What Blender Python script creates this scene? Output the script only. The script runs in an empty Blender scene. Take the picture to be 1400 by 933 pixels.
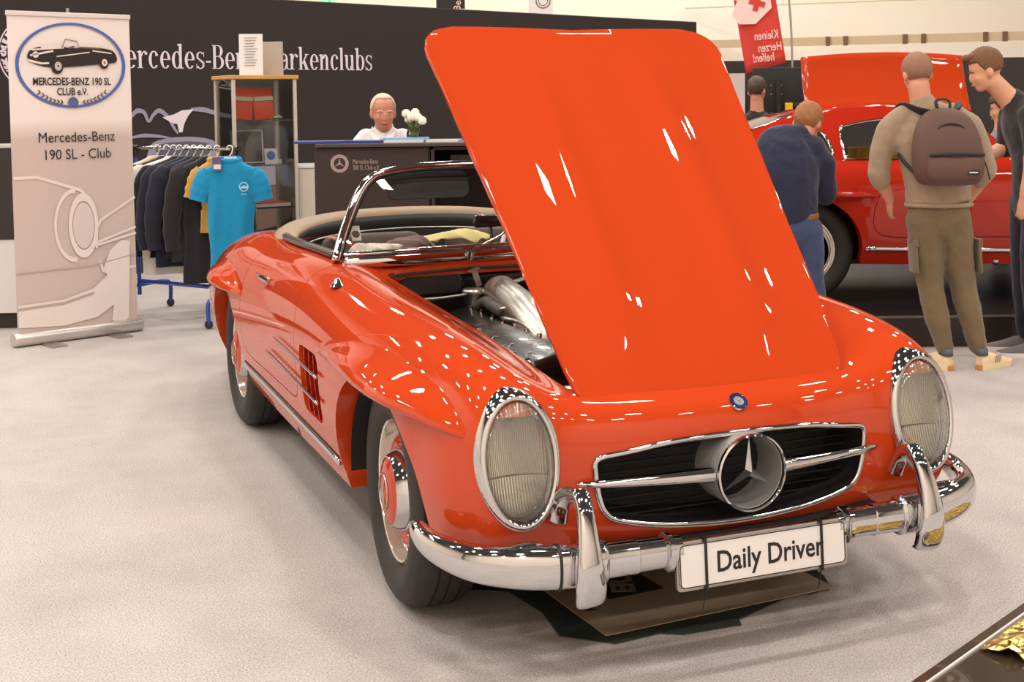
import bpy, bmesh, math, random
import numpy as np
from mathutils import Vector, Matrix
from mathutils.bvhtree import BVHTree

random.seed(7)
SC = bpy.context.scene
COL = SC.collection
PI = math.pi
rad = math.radians

# ---------------------------------------------------------------- camera
CAM_POS = Vector((-1.868, -3.713, 1.505))
YAW, PITCH, ROLL, FPX = rad(21.874), rad(3.517), rad(-0.657), 1786.4
fw = Vector((math.sin(YAW)*math.cos(PITCH), math.cos(YAW)*math.cos(PITCH), -math.sin(PITCH)))
r0 = Vector((math.cos(YAW), -math.sin(YAW), 0)); u0 = r0.cross(fw)
rr = r0*math.cos(ROLL) + u0*math.sin(ROLL); uu = -r0*math.sin(ROLL) + u0*math.cos(ROLL)
cd = bpy.data.cameras.new('camera'); cam = bpy.data.objects.new('camera', cd); COL.objects.link(cam)
M = Matrix((rr, uu, -fw)).transposed().to_4x4(); M.translation = CAM_POS
cam.matrix_world = M
cd.sensor_width = 36; cd.lens = 36*FPX/1400; cd.clip_end = 200; cd.shift_y = -218.4/1400
SC.camera = cam

# ---------------------------------------------------------------- world, lights, exposure
w = bpy.data.worlds.new('hall_air'); SC.world = w; w.use_nodes = True
w.node_tree.nodes['Background'].inputs[0].default_value = (1.0, 0.86, 0.74, 1)
w.node_tree.nodes['Background'].inputs[1].default_value = 0.07
SC.view_settings.view_transform = 'Standard'; SC.view_settings.look = 'None'
SC.view_settings.gamma = 1; SC.view_settings.exposure = 0.0
SC.cycles.max_bounces = 8; SC.cycles.diffuse_bounces = 3; SC.cycles.glossy_bounces = 4
SC.cycles.transparent_max_bounces = 10; SC.cycles.sample_clamp_indirect = 6
LAMP_W = 106.0
def hall_lamp(x, y, z, sx, sy, power, rz=0.0):
    ld = bpy.data.lights.new('hall_lamp', 'AREA'); ld.shape = 'RECTANGLE'; ld.size = sx; ld.size_y = sy
    ld.energy = power; ld.color = (1.0, 0.915, 0.83)
    o = bpy.data.objects.new('hall_lamp', ld); o.location = (x, y, z); o.rotation_euler = (0, 0, rz); COL.objects.link(o)
for iy in range(8):
    for ix in range(7):
        x = -9.9 + ix*3.5 + (0.9 if iy % 2 else 0); y = -8.6 + iy*3.6
        if 0.8 < x < 5.2 and -2.2 < y < 2.7: continue        # gap in the lamp grid over the car
        hall_lamp(x, y, 8.2, 0.66, 0.30, LAMP_W, rad(21.95))

# ---------------------------------------------------------------- materials
def mat(name, col, rough=0.5, metal=0.0, coat=0.0, spec=0.5, noise=None, bump=None, emit=None, alpha=None, sheen=0.0, trans=0.0):
    m = bpy.data.materials.new(name); m.use_nodes = True
    nt = m.node_tree; b = nt.nodes['Principled BSDF']
    b.inputs['Base Color'].default_value = (*col, 1)
    b.inputs['Roughness'].default_value = rough; b.inputs['Metallic'].default_value = metal
    b.inputs['Coat Weight'].default_value = coat; b.inputs['Coat Roughness'].default_value = 0.02
    b.inputs['Specular IOR Level'].default_value = spec
    b.inputs['Sheen Weight'].default_value = sheen
    b.inputs['Transmission Weight'].default_value = trans
    tc = nt.nodes.new('ShaderNodeTexCoord')
    if noise:   # (scale, amount)
        n = nt.nodes.new('ShaderNodeTexNoise'); n.inputs['Scale'].default_value = noise[0]; n.inputs['Detail'].default_value = 5
        nt.links.new(tc.outputs['Object'], n.inputs['Vector'])
        mx = nt.nodes.new('ShaderNodeMix'); mx.data_type = 'RGBA'
        k = noise[1]
        mx.inputs[6].default_value = tuple(max(0, c*(1-k)) for c in col) + (1,)
        mx.inputs[7].default_value = tuple(min(1, c*(1+k)) for c in col) + (1,)
        nt.links.new(n.outputs['Fac'], mx.inputs[0]); nt.links.new(mx.outputs[2], b.inputs['Base Color'])
    if bump:    # (scale, strength, distance)
        n2 = nt.nodes.new('ShaderNodeTexNoise'); n2.inputs['Scale'].default_value = bump[0]; n2.inputs['Detail'].default_value = 6
        nt.links.new(tc.outputs['Object'], n2.inputs['Vector'])
        bp = nt.nodes.new('ShaderNodeBump'); bp.inputs['Strength'].default_value = bump[1]; bp.inputs['Distance'].default_value = bump[2]
        nt.links.new(n2.outputs['Fac'], bp.inputs['Height']); nt.links.new(bp.outputs['Normal'], b.inputs['Normal'])
    if emit:
        b.inputs['Emission Color'].default_value = (*emit[0], 1); b.inputs['Emission Strength'].default_value = emit[1]
    return m

def srgb(r, g, b):
    f = lambda c: (c/255/12.92 if c <= 10 else ((c/255+0.055)/1.055)**2.4)
    return (f(r), f(g), f(b))

MT = {}
MT['paint'] = mat('orange_red_paint', (0.535, 0.053, 0.011), 0.4, coat=1.0, spec=.0)
MT['paint2'] = mat('red_paint', (0.44, 0.022, 0.008), 0.35, coat=1.0, spec=.0)
MT['chrome'] = mat('chrome', (0.64, 0.64, 0.655), 0.045, metal=1.0)
MT['satin'] = mat('satin_metal', (0.52, 0.49, 0.45), 0.3, metal=1.0, bump=(60, .05, .002))
MT['alu'] = mat('cast_aluminium', (0.50, 0.47, 0.43), 0.32, metal=1.0, bump=(90, .15, .002))
MT['rubber'] = mat('tyre_rubber', (0.022, 0.019, 0.017), 0.6, noise=(30, .3))
MT['black'] = mat('black_enamel', (0.012, 0.011, 0.011), 0.25, coat=.4)
MT['blackmatte'] = mat('matte_black', (0.012, 0.011, 0.011), 0.65)
MT['dark'] = mat('dark_metal', (0.03, 0.027, 0.025), 0.5, metal=.3, noise=(12, .3))
MT['creamrim'] = mat('cream_rim_enamel', (0.74, 0.68, 0.58), 0.12, metal=0.6, coat=.6)
MT['white'] = mat('white_paint', (0.75, 0.72, 0.69), 0.5)
MT['platewhite'] = mat('plate_white', (0.78, 0.74, 0.72), 0.3, coat=.3)
MT['tan'] = mat('tan_leather', (0.26, 0.165, 0.095), 0.45, noise=(20, .15), bump=(150, .2, .002))
MT['blackleather'] = mat('black_leather', (0.018, 0.017, 0.017), 0.42, bump=(140, .2, .002))
MT['cloth_white'] = mat('pale_cloth', (0.62, 0.57, 0.47), 0.85, bump=(30, .5, .01))
MT['ink'] = mat('black_ink', (0.012, 0.010, 0.010), 0.5)
MT['darkgrey'] = mat('dark_grey_plastic', (0.05, 0.048, 0.046), 0.5)

# ---------------------------------------------------------------- helpers
def link(name, me, m=None, parent=None, smooth=True, mats=None):
    o = bpy.data.objects.new(name, me); COL.objects.link(o)
    for k in (mats or ([m] if m else [])): me.materials.append(k)
    if parent is not None: o.parent = parent
    if smooth and me.polygons: me.polygons.foreach_set('use_smooth', [True]*len(me.polygons))
    return o

def meshobj(name, verts, faces, m=None, parent=None, smooth=True, mats=None, mi=None):
    me = bpy.data.meshes.new(name); me.from_pydata([tuple(map(float, v)) for v in verts], [], [tuple(map(int, f)) for f in faces])
    me.update()
    o = link(name, me, m, parent, smooth, mats)
    if mi is not None: me.polygons.foreach_set('material_index', mi)
    return o

def bmobj(name, bm, m=None, parent=None, smooth=False, angle=None, mats=None):
    bmesh.ops.recalc_face_normals(bm, faces=bm.faces[:])
    me = bpy.data.meshes.new(name); bm.to_mesh(me); bm.free()
    o = link(name, me, m, parent, smooth or angle is not None, mats)
    if angle is not None: me.set_sharp_from_angle(angle=rad(angle))
    return o

def thing(name, label, cat, loc=(0, 0, 0), rz=0.0, group=None):
    o = bpy.data.objects.new(name, None); COL.objects.link(o); o.location = loc; o.rotation_euler = (0, 0, rz)
    o['label'] = label; o['category'] = cat
    if group: o['group'] = group
    return o
def tag(o, label, cat, group=None):
    o['label'] = label; o['category'] = cat
    if group: o['group'] = group
    return o
def struct(o): o['kind'] = 'structure'; return o

def box(bm, c, s, rot=None, bevel=0.0, seg=2):
    r = bmesh.ops.create_cube(bm, size=1.0); vs = r['verts']
    for v in vs: v.co = Vector((v.co.x*s[0], v.co.y*s[1], v.co.z*s[2]))
    if bevel > 0:
        es = list({e for v in vs for e in v.link_edges})
        rb = bmesh.ops.bevel(bm, geom=es, offset=bevel, segments=seg, affect='EDGES', profile=.5)
        vs = list({v for f in rb['faces'] for v in f.verts} | {v for v in vs if v.is_valid})
    Mx = (rot.to_4x4() if rot is not None else Matrix.Identity(4)); T = Matrix.Translation(Vector(c)) @ Mx
    for v in vs: v.co = T @ v.co
    return vs

def frame_dirs(pts, closed=False, up=Vector((0, 0, 1))):
    n = len(pts); out = []
    prev = None
    for i in range(n):
        a = pts[(i-1) % n] if (closed or i > 0) else pts[i]
        b = pts[(i+1) % n] if (closed or i < n-1) else pts[i]
        t = (Vector(b)-Vector(a))
        t = t.normalized() if t.length > 1e-9 else Vector((0, 0, 1))
        if prev is None:
            s = t.cross(up)
            if s.length < 1e-3: s = t.cross(Vector((1, 0, 0)))
            s.normalize()
        else:
            s = prev - t*prev.dot(t)
            if s.length < 1e-6: s = t.cross(up)
            s.normalize()
        prev = s; out.append((t, s, t.cross(s).normalized()))
    return out

def tube(bm, pts, r, seg=10, closed=False, cap=True, up=Vector((0, 0, 1)), sq=None):
    """sweep an ellipse (r = number, list of numbers or list of (rs, ru)) along pts"""
    fr = frame_dirs(pts, closed, up); rings = []
    for i, p in enumerate(pts):
        ri = r[i] if isinstance(r, (list, tuple)) else r
        ra, rb = ri if isinstance(ri, (list, tuple)) else (ri, ri)
        t, s, u = fr[i]; ring = []
        for k in range(seg):
            a = 2*PI*k/seg; ca, sa = math.cos(a), math.sin(a)
            if sq: ca = math.copysign(abs(ca)**sq, ca); sa = math.copysign(abs(sa)**sq, sa)
            ring.append(bm.verts.new(Vector(p)+s*(ra*ca)+u*(rb*sa)))
        rings.append(ring)
    n = len(rings)
    for i in range(n if closed else n-1):
        A, B = rings[i], rings[(i+1) % n]
        for k in range(seg):
            bm.faces.new((A[k], A[(k+1) % seg], B[(k+1) % seg], B[k]))
    if cap and not closed:
        bm.faces.new(rings[0][::-1]); bm.faces.new(rings[-1])
    return rings

def lathe(bm, prof, seg=48, M=None, closed=False):
    """prof: list of (r, h) revolved about the local z axis"""
    M = M or Matrix.Identity(4); rings = []
    for r, h in prof:
        if r < 1e-6: rings.append([bm.verts.new(M @ Vector((0, 0, h)))])
        else: rings.append([bm.verts.new(M @ Vector((r*math.cos(2*PI*k/seg), r*math.sin(2*PI*k/seg), h))) for k in range(seg)])
    n = len(rings)
    for i in range(n if closed else n-1):
        A, B = rings[i], rings[(i+1) % n]
        for k in range(seg):
            k2 = (k+1) % seg
            if len(A) == 1 and len(B) == 1: continue
            if len(A) == 1: bm.faces.new((A[0], B[k2], B[k]))
            elif len(B) == 1: bm.faces.new((A[k], A[k2], B[0]))
            else: bm.faces.new((A[k], A[k2], B[k2], B[k]))

def catmull(P, n=8, closed=False):
    P = [Vector(p) for p in P]; out = []; N = len(P)
    g = lambda i: P[i % N] if closed else (P[i] if 0 <= i < N else (P[0]*2-P[1] if i < 0 else P[-1]*2-P[-2]))
    for i in range(N if closed else N-1):
        a, b, c, d = g(i-1), g(i), g(i+1), g(i+2)
        for k in range(n):
            t = k/n
            out.append(0.5*((2*b)+(c-a)*t+(2*a-5*b+4*c-d)*t*t+(3*b-a-3*c+d)*t**3))
    if not closed: out.append(P[-1])
    return out

def prism(bm, poly, h, M=None):
    """poly in local xy extruded to z=h"""
    M = M or Matrix.Identity(4)
    a = [bm.verts.new(M @ Vector((p[0], p[1], 0))) for p in poly]; b = [bm.verts.new(M @ Vector((p[0], p[1], h))) for p in poly]
    n = len(poly)
    bm.faces.new(a[::-1]); bm.faces.new(b)
    for i in range(n): bm.faces.new((a[i], a[(i+1) % n], b[(i+1) % n], b[i]))

FONT_OK = True
def text_obj(name, s, size, M, m, parent=None, ext=0.001, align='CENTER', sx=1.0, bold=0.0, space=1.0):
    """flat lettering as a mesh; local x right, y up, z out of the surface"""
    cu = bpy.data.curves.new('lettering', 'FONT'); cu.body = s; cu.size = size; cu.align_x = align; cu.align_y = 'CENTER'
    cu.extrude = ext; cu.offset = bold; cu.space_character = space; cu.resolution_u = 3
    o = bpy.data.objects.new('lettering_tmp', cu); COL.objects.link(o)
    dg = bpy.context.evaluated_depsgraph_get()
    me = bpy.data.meshes.new_from_object(o.evaluated_get(dg))
    bpy.data.objects.remove(o)
    for v in me.vertices: v.co = Vector((v.co.x*sx, v.co.y, v.co.z))
    me.materials.clear()
    t = link(name, me, m, parent, smooth=False)
    t.matrix_world = M
    if parent is not None:
        t.matrix_parent_inverse = Matrix.Identity(4); t.matrix_local = M
    return t
# ---------------------------------------------------------------- classic roadster body: control net -> B-spline grid
def sec(y, xs, zs):
    ys = y if isinstance(y, (list, tuple)) else [y]*13
    return [(a, b, c) for a, b, c in zip(xs, ys, zs)]
NETR = [
 # chin edge
 sec([-.60,-.60,-.59,-.575,-.57,-.565,-.555,-.54,-.525,-.51,-.495,-.475,-.455],
     [0,.17,.34,.46,.54,.61,.655,.69,.71,.725,.735,.742,.75],
     [.285]*8+[.28,.275,.27,.262,.25]),
 sec([-.655,-.65,-.635,-.615,-.61,-.615,-.60]+[0]*6, [0,.17,.34,.46,.55,.62,.675]+[0]*6, [.31]*7+[0]*6),
 sec([-.700,-.695,-.675,-.650,-.65,-.660,-.645]+[0]*6, [0,.17,.34,.46,.55,.63,.705]+[0]*6, [.36]*7+[0]*6),
 sec([-.715,-.71,-.69,-.662,-.668,-.690,-.672]+[0]*6, [0,.17,.34,.46,.55,.635,.722]+[0]*6, [.46]*7+[0]*6),
 sec([-.715,-.71,-.69,-.662,-.670,-.694,-.672]+[0]*6, [0,.17,.34,.46,.55,.635,.725]+[0]*6, [.57,.57,.57,.57,.575,.58,.58]+[0]*6),
 sec([-.705,-.70,-.68,-.652,-.655,-.672,-.645]+[0]*6, [0,.17,.34,.46,.55,.635,.725]+[0]*6, [.655,.655,.65,.65,.668,.69,.68]+[0]*6),
 sec([-.668,-.662,-.642,-.612,-.61,-.605,-.575]+[0]*6, [0,.17,.34,.46,.55,.635,.722]+[0]*6, [.695,.695,.695,.702,.73,.757,.745]+[0]*6),
 sec([-.57,-.565,-.55,-.52,-.50,-.48,-.455]+[0]*6, [0,.17,.34,.46,.55,.638,.72]+[0]*6, [.715,.715,.715,.725,.77,.802,.79]+[0]*6),
 sec(-.25, [0,.17,.34,.46,.55,.64,.725,.79,.828,.838,.83,.81,.775], [.765,.765,.76,.765,.805,.838,.822,.768,.695,.59,.46,.34,.25]),
 sec(.10, [0,.17,.34,.47,.555,.645,.735,.802,.842,.855,.85,.83,.80], [.81,.81,.805,.80,.835,.865,.848,.793,.72,.61,.46,.34,.25]),
 sec(.50, [0,.17,.34,.48,.57,.655,.745,.815,.852,.862,.85,.825,.80], [.855,.853,.848,.84,.865,.89,.873,.822,.745,.63,.47,.34,.25]),
 sec(.95, [0,.17,.34,.50,.59,.67,.75,.812,.850,.862,.85,.828,.80], [.905,.903,.897,.89,.905,.918,.903,.855,.77,.64,.47,.34,.25]),
 sec(1.40, [0,.17,.34,.50,.59,.67,.745,.808,.850,.865,.855,.832,.80], [.93,.93,.93,.925,.925,.922,.905,.865,.78,.65,.475,.35,.25]),
 sec(1.85, [0,.17,.34,.50,.59,.665,.74,.81,.856,.872,.86,.836,.80], [.95,.945,.935,.925,.92,.912,.895,.85,.77,.64,.47,.35,.255]),
 sec(2.20, [0,.17,.34,.50,.59,.66,.735,.81,.862,.880,.868,.84,.80], [.955,.95,.94,.925,.92,.918,.900,.85,.765,.635,.465,.35,.26]),
 sec(2.55, [0,.17,.34,.48,.57,.65,.725,.80,.855,.875,.865,.838,.80], [.925,.922,.915,.90,.895,.895,.880,.83,.745,.62,.46,.35,.26]),
 sec(2.95, [0,.16,.32,.46,.54,.615,.69,.76,.815,.842,.835,.81,.77], [.865,.862,.855,.845,.84,.838,.822,.775,.695,.585,.45,.35,.27]),
 sec(3.35, [0,.15,.29,.42,.50,.575,.645,.71,.765,.79,.785,.76,.72], [.79,.787,.78,.77,.765,.76,.745,.70,.63,.54,.44,.36,.29]),
 sec(3.62, [0,.14,.27,.39,.46,.53,.60,.66,.71,.735,.73,.71,.67], [.72,.717,.712,.702,.695,.685,.665,.63,.575,.51,.43,.36,.30]),
 sec([3.78]*6+[3.76,3.74,3.72,3.70,3.70,3.70,3.70], [0,.13,.25,.36,.43,.49,.55,.60,.64,.66,.66,.64,.61], [.62,.617,.612,.605,.60,.59,.575,.55,.515,.47,.41,.36,.32]),
 sec([3.81]*6+[3.79,3.77,3.75,3.74,3.74,3.74,3.74], [0,.12,.23,.33,.39,.45,.50,.54,.57,.585,.585,.57,.55], [.50,.50,.50,.495,.49,.485,.475,.46,.445,.425,.39,.36,.34]),
]
NET = np.array(NETR, float)
# corner patch (rows 1..7, columns 7..12) blended from its four edges
i0, i1, j0, j1 = 0, 8, 6, 12
for i in range(i0+1, i1):
    for j in range(j0+1, j1+1):
        if j == j1:
            t = (i-i0)/(i1-i0); NET[i, j] = (1-t)*NET[i0, j1]+t*NET[i1, j1]
for i in range(i0+1, i1):
    for j in range(j0+1, j1):
        s = (i-i0)/(i1-i0); t = (j-j0)/(j1-j0)
        NET[i, j] = ((1-s)*NET[i0, j]+s*NET[i1, j]+(1-t)*NET[i, j0]+t*NET[i, j1]
                     - (1-s)*(1-t)*NET[i0, j0]-(1-s)*t*NET[i0, j1]-s*(1-t)*NET[i1, j0]-s*t*NET[i1, j1])
for _ in range(3):   # relax the corner patch
    N2 = NET.copy()
    for i in range(1, 8):
        for j in range(7, 12):
            N2[i, j] = .5*NET[i, j]+.125*(NET[i-1, j]+NET[i+1, j]+NET[i, j-1]+NET[i, j+1])
    NET = N2
full = np.concatenate([NET[:, :0:-1]*np.array([-1, 1, 1]), NET], axis=1)      # 25 columns
def bs_matrix(n, sub):
    """cubic B-spline evaluation matrix with reflected end points"""
    ts = np.linspace(0, n-1, (n-1)*sub+1); A = np.zeros((len(ts), n))
    for r, t in enumerate(ts):
        i = min(int(t), n-2); f = t-i
        wts = [(1-f)**3/6, (3*f**3-6*f*f+4)/6, (-3*f**3+3*f*f+3*f+1)/6, f**3/6]
        for k, wk in zip(range(i-1, i+3), wts):
            if k < 0: A[r, 0] += 2*wk; A[r, 1] -= wk
            elif k > n-1: A[r, n-1] += 2*wk; A[r, n-2] -= wk
            else: A[r, k] += wk
    return A
def bs_surface(P, su, sv, comp=2):
    A1, B1 = bs_matrix(P.shape[0], 1), bs_matrix(P.shape[1], 1); C = P.copy()
    for _ in range(comp): C = C + 0.8*(P - np.einsum('ai,ijk,bj->abk', A1, C, B1))
    return np.einsum('ai,ijk,bj->abk', bs_matrix(P.shape[0], su), C, bs_matrix(P.shape[1], sv))
SU, SV = 12, 8
G = bs_surface(full, SU, SV)
NR, NC = G.shape[:2]
gv = G.reshape(-1, 3)
gf = [(i*NC+j, i*NC+j+1, (i+1)*NC+j+1, (i+1)*NC+j) for i in range(NR-1) for j in range(NC-1)]
BODY_BVH = BVHTree.FromPolygons([tuple(v) for v in gv], gf)
def hit_side(y, z, off=0.0, s=-1):
    """point on the body side at (y, z); s=-1 right-hand side of the car (x<0)"""
    h, n, _, _ = BODY_BVH.ray_cast(Vector((s*1.5, y, z)), Vector((-s, 0, 0)))
    if h is None: return Vector((s*.8, y, z)), Vector((s, 0, 0))
    if n.x*s < 0: n = -n
    return h+n*off, n
def hit_front(x, z, off=0.0):
    h, n, _, _ = BODY_BVH.ray_cast(Vector((x, -2, z)), Vector((0, 1, 0)))
    if h is None: return Vector((x, -.6, z)), Vector((0, -1, 0))
    if n.y > 0: n = -n
    return h+n*off, n
def hit_top(x, y, off=0.0):
    h, n, _, _ = BODY_BVH.ray_cast(Vector((x, y, 3)), Vector((0, 0, -1)))
    if h is None: return Vector((x, y, .8)), Vector((0, 0, 1))
    if n.z < 0: n = -n
    return h+n*off, n

def sdpoly(P, Q):
    """signed distance (inside negative) of 2-D points Q to closed polygon P"""
    P = np.asarray(P, float); Q = np.asarray(Q, float); d = np.full(len(Q), 1e9); ins = np.zeros(len(Q), bool)
    for a, b in zip(P, np.roll(P, -1, 0)):
        e = b-a; w_ = Q-a; t = np.clip((w_@e)/max(e@e, 1e-12), 0, 1)
        d = np.minimum(d, np.hypot(*(w_-t[:, None]*e).T))
        c = (a[1] > Q[:, 1]) != (b[1] > Q[:, 1])
        with np.errstate(divide='ignore', invalid='ignore'):
            xx = (b[0]-a[0])*(Q[:, 1]-a[1])/(b[1]-a[1])+a[0]
        ins ^= c & (Q[:, 0] < xx)
    return np.where(ins, -d, d)
def clip(V, F, val):
    """keep val>0; returns new verts, faces, and the cut edges (ordered as in their faces)"""
    V = [np.asarray(v) for v in V]; cache = {}; out = []; cuts = []
    isnew = set()
    pos = val > 0
    def inter(a, b):
        k = (a, b) if a < b else (b, a)
        if k not in cache:
            t = val[a]/(val[a]-val[b]); V.append(V[a]+(V[b]-V[a])*t); cache[k] = len(V)-1; isnew.add(len(V)-1)
        return cache[k]
    for f in F:
        p = [pos[i] for i in f]
        if all(p): out.append(tuple(f)); continue
        if not any(p): continue
        g = []
        n = len(f)
        for k in range(n):
            a, b = f[k], f[(k+1) % n]
            if pos[a]: g.append(a)
            if pos[a] != pos[b]: g.append(inter(a, b))
        if len(g) >= 3:
            out.append(tuple(g))
            for k in range(len(g)):
                a, b = g[k], g[(k+1) % len(g)]
                if a in isnew and b in isnew: cuts.append((a, b))
    used = sorted({i for f in out for i in f}); mp = {o: n for n, o in enumerate(used)}
    return [V[i] for i in used], [tuple(mp[i] for i in f) for f in out], [(mp[a], mp[b]) for a, b in cuts if a in mp and b in mp]
def smooth_poly(P, n=8): return [(p.x, p.y) for p in catmull([(a, b, 0) for a, b in P], n, True)]
def rrect(x0, x1, y0, y1, r, n=6):
    out = []
    for cx_, cy_, a0 in ((x1-r, y1-r, 0), (x0+r, y1-r, 90), (x0+r, y0+r, 180), (x1-r, y0+r, 270)):
        for k in range(n+1):
            a = rad(a0+90*k/n); out.append((cx_+r*math.cos(a), cy_+r*math.sin(a)))
    return out

# outlines of the openings (two are half outlines mirrored to both sides)
def mir_poly(h): return h+[(-x, y) for x, y in h[::-1]]
HOOD_P = mir_poly([(0, -.600), (.10, -.598), (.20, -.590), (.30, -.575), (.37, -.558), (.405, -.540), (.428, -.510), (.440, -.44), (.458, -.25), (.476, .0), (.504, .30), (.528, .58), (.546, .76), (.543, .81), (.525, .852), (.490, .880), (.43, .895), (.2, .880), (0, .868)])
COCK_P = mir_poly([(0, 1.10), (.30, 1.09), (.52, 1.045), (.600, 1.02), (.635, 1.06), (.655, 1.3), (.660, 1.6), (.655, 1.85), (.63, 2.02), (.57, 2.16), (.45, 2.27), (.25, 2.34), (0, 2.36)])
GRIL_P = smooth_poly([(0, .608), (.20, .602), (.34, .583), (.405, .572), (.422, .555), (.421, .52), (.412, .465), (.395, .425), (.36, .402), (.25, .380), (.12, .368), (0, .364), (-.12, .368), (-.25, .380), (-.36, .402), (-.395, .425), (-.412, .465), (-.421, .52), (-.422, .555), (-.405, .572), (-.34, .583), (-.20, .602)], 5)
LAMP_C, LAMP_R = (.634, .587), (.090, .150)
def arch_poly(yc, r, zt, fy, ry):
    out = []
    for k in range(33):
        a = rad(180-180*k/32)
        out.append((yc+r*math.cos(a), .345+ (zt-.345)*math.sin(a)))
    return [(yc-fy, -.2), (yc-fy, .24), (yc-fy*.985, .30)]+out+[(yc+ry*.985, .30), (yc+ry, .24), (yc+ry, -.2)]
ARCH_F = arch_poly(0.0, .405, .690, .425, .385)
ARCH_R = arch_poly(2.40, .375, .695, .375, .375)
VENT_P = rrect(.575, .85, .415, .655, .03)
DOOR_P = [(.93, 1.2), (.93, .50), (.945, .455), (.985, .43), (1.05, .425), (1.80, .43), (1.90, .44), (1.95, .475), (1.965, .53), (1.955, .62), (1.90, .76), (1.865, .84), (1.855, 1.2)]

def lip(V, F, cuts, dvec, depth):
    """faces going inwards from a cut edge; returns verts and faces of their own"""
    mp = {}; LV = []; LF = []
    for a, b in cuts:
        for i in (a, b):
            if i not in mp:
                mp[i] = len(LV); LV.append(V[i]); d = dvec(V[i]) if callable(dvec) else np.array(dvec)
                LV.append(V[i]+d*depth)
        LF.append((mp[b], mp[a], mp[a]+1, mp[b]+1))
    return LV, LF
def build_shell(tagname, want='rest'):
    V, F = [v for v in gv], gf
    LVs, LFs = [], []
    def cut(fn, dvec=None, depth=.03):
        nonlocal V, F
        val = fn(np.array(V)); V, F, c = clip(V, F, val)
        if dvec is not None and c:
            lv, lf = lip(V, F, c, dvec, depth); o = sum(len(a) for a in LVs)
            LVs.append(lv); LFs.extend([tuple(i+o for i in f) for f in lf])
    def side_in(p): return np.array([-np.sign(p[0]), 0, 0])
    hoodv = lambda A: np.where(A[:, 2] > .5, sdpoly(HOOD_P, A[:, :2]), 1.0)
    doorv = lambda A: np.where(np.abs(A[:, 0]) > .5, sdpoly(DOOR_P, A[:, 1:]), 1.0)
    cockv = lambda A: np.where(A[:, 2] > .5, sdpoly(COCK_P, A[:, :2]), 1.0)
    if want == 'hood':
        cut(lambda A: -hoodv(A)-.003)
        return V, F
    if want == 'door':
        cut(lambda A: A[:, 0]*(-1 if tagname == 'right' else 1)-.3, None)
        cut(lambda A: -doorv(A)-.0022, side_in, .03)
        cut(cockv, (0, 0, -1), .05)
        return V, F, [v for a in LVs for v in a], LFs
    cut(hoodv, (0, 0, -1), .035)
    cut(cockv, (0, 0, -1), .05)
    cut(lambda A: np.where(A[:, 1] < -.4, sdpoly(GRIL_P, A[:, (0, 2)]), 1.0), (0, 1, 0), .008)
    for s in (-1, 1):
        cut(lambda A: np.where((A[:, 1] < -.4) & (A[:, 0]*s > .3), np.sqrt(((A[:, 0]*s-LAMP_C[0])/LAMP_R[0])**2+((A[:, 2]-LAMP_C[1])/LAMP_R[1])**2)-1, 1.0), None)
    for ar in (ARCH_F, ARCH_R):
        cut(lambda A: np.where(np.abs(A[:, 0]) > .55, sdpoly(ar, A[:, 1:]), 1.0), side_in, .085)
    if tagname != 'coupe':
        cut(lambda A: np.where(np.abs(A[:, 0]) > .6, sdpoly(VENT_P, A[:, 1:]), 1.0), side_in, .04)
    cut(lambda A: doorv(A)-.0022, side_in, .03)
    return V, F, [v for a in LVs for v in a], LFs

def shell_obj(name, V, F, LV, LF, m, parent):
    o = len(V); ob = meshobj(name, list(V)+list(LV), list(F)+[tuple(i+o for i in f) for f in LF], m, parent)
    bm = bmesh.new(); bm.from_mesh(ob.data); bmesh.ops.remove_doubles(bm, verts=bm.verts[:], dist=1e-6); bmesh.ops.recalc_face_normals(bm, faces=bm.faces[:]); bm.to_mesh(ob.data); bm.free()
    ob.data.set_sharp_from_angle(angle=rad(40)); return ob
# ================================================================= THE ROADSTER
car = thing('roadster', 'bright orange-red open classic roadster with raised bonnet in the foreground', 'car', (0, 0, 0))
shell = shell_obj('body_shell', *build_shell('main'), MT['paint'], car)
door_meshes = []
for sd in ('right', 'left'):
    dV, dF, dLV, dLF = build_shell(sd, 'door')
    door_meshes.append(shell_obj('door', dV, dF, dLV, dLF, MT['paint'], car))

# bonnet : same surface as the opening, thickened, with two power bulges, swung up about its front hinge
hV, hF = build_shell('x', 'hood')
hV = np.array(hV)
HOOD_ANG, HINGE = rad(40.3), Vector((0, -.539, .644))
def hood_shape(p):
    x, y, z = p
    g = max(0.0, min(1.0, (y+.56)/.35)); g = g*g*(3-2*g); e = max(0.0, min(1.0, (.88-y)/.5)); e = e*e*(3-2*e)
    z += .022*g*e*math.exp(-((abs(x)-.215)/.060)**2)
    return (x, y, z)
hV = np.array([hood_shape(p) for p in hV])
bmh = bmesh.new(); bvs = [bmh.verts.new(Vector(p)) for p in hV]
for f in hF:
    try: bmh.faces.new([bvs[i] for i in f])
    except ValueError: pass
Rh = Matrix.Translation(HINGE) @ Matrix.Rotation(HOOD_ANG, 4, 'X') @ Matrix.Translation(-HINGE)
for v in bmh.verts: v.co = Rh @ v.co
bmesh.ops.recalc_face_normals(bmh, faces=bmh.faces[:])
meh = bpy.data.meshes.new('bonnet'); bmh.to_mesh(meh); bmh.free()
nrm = sum((p.normal.z-p.normal.y) for p in meh.polygons)
if nrm < 0: meh.flip_normals()
bonnet = link('bonnet', meh, MT['paint'], car); bonnet['label'] = 'raised orange-red bonnet with two long power bulges'
so = bonnet.modifiers.new('thick', 'SOLIDIFY'); so.thickness = .014; so.offset = -1; so.use_even_offset = False
so.use_rim = True

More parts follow.
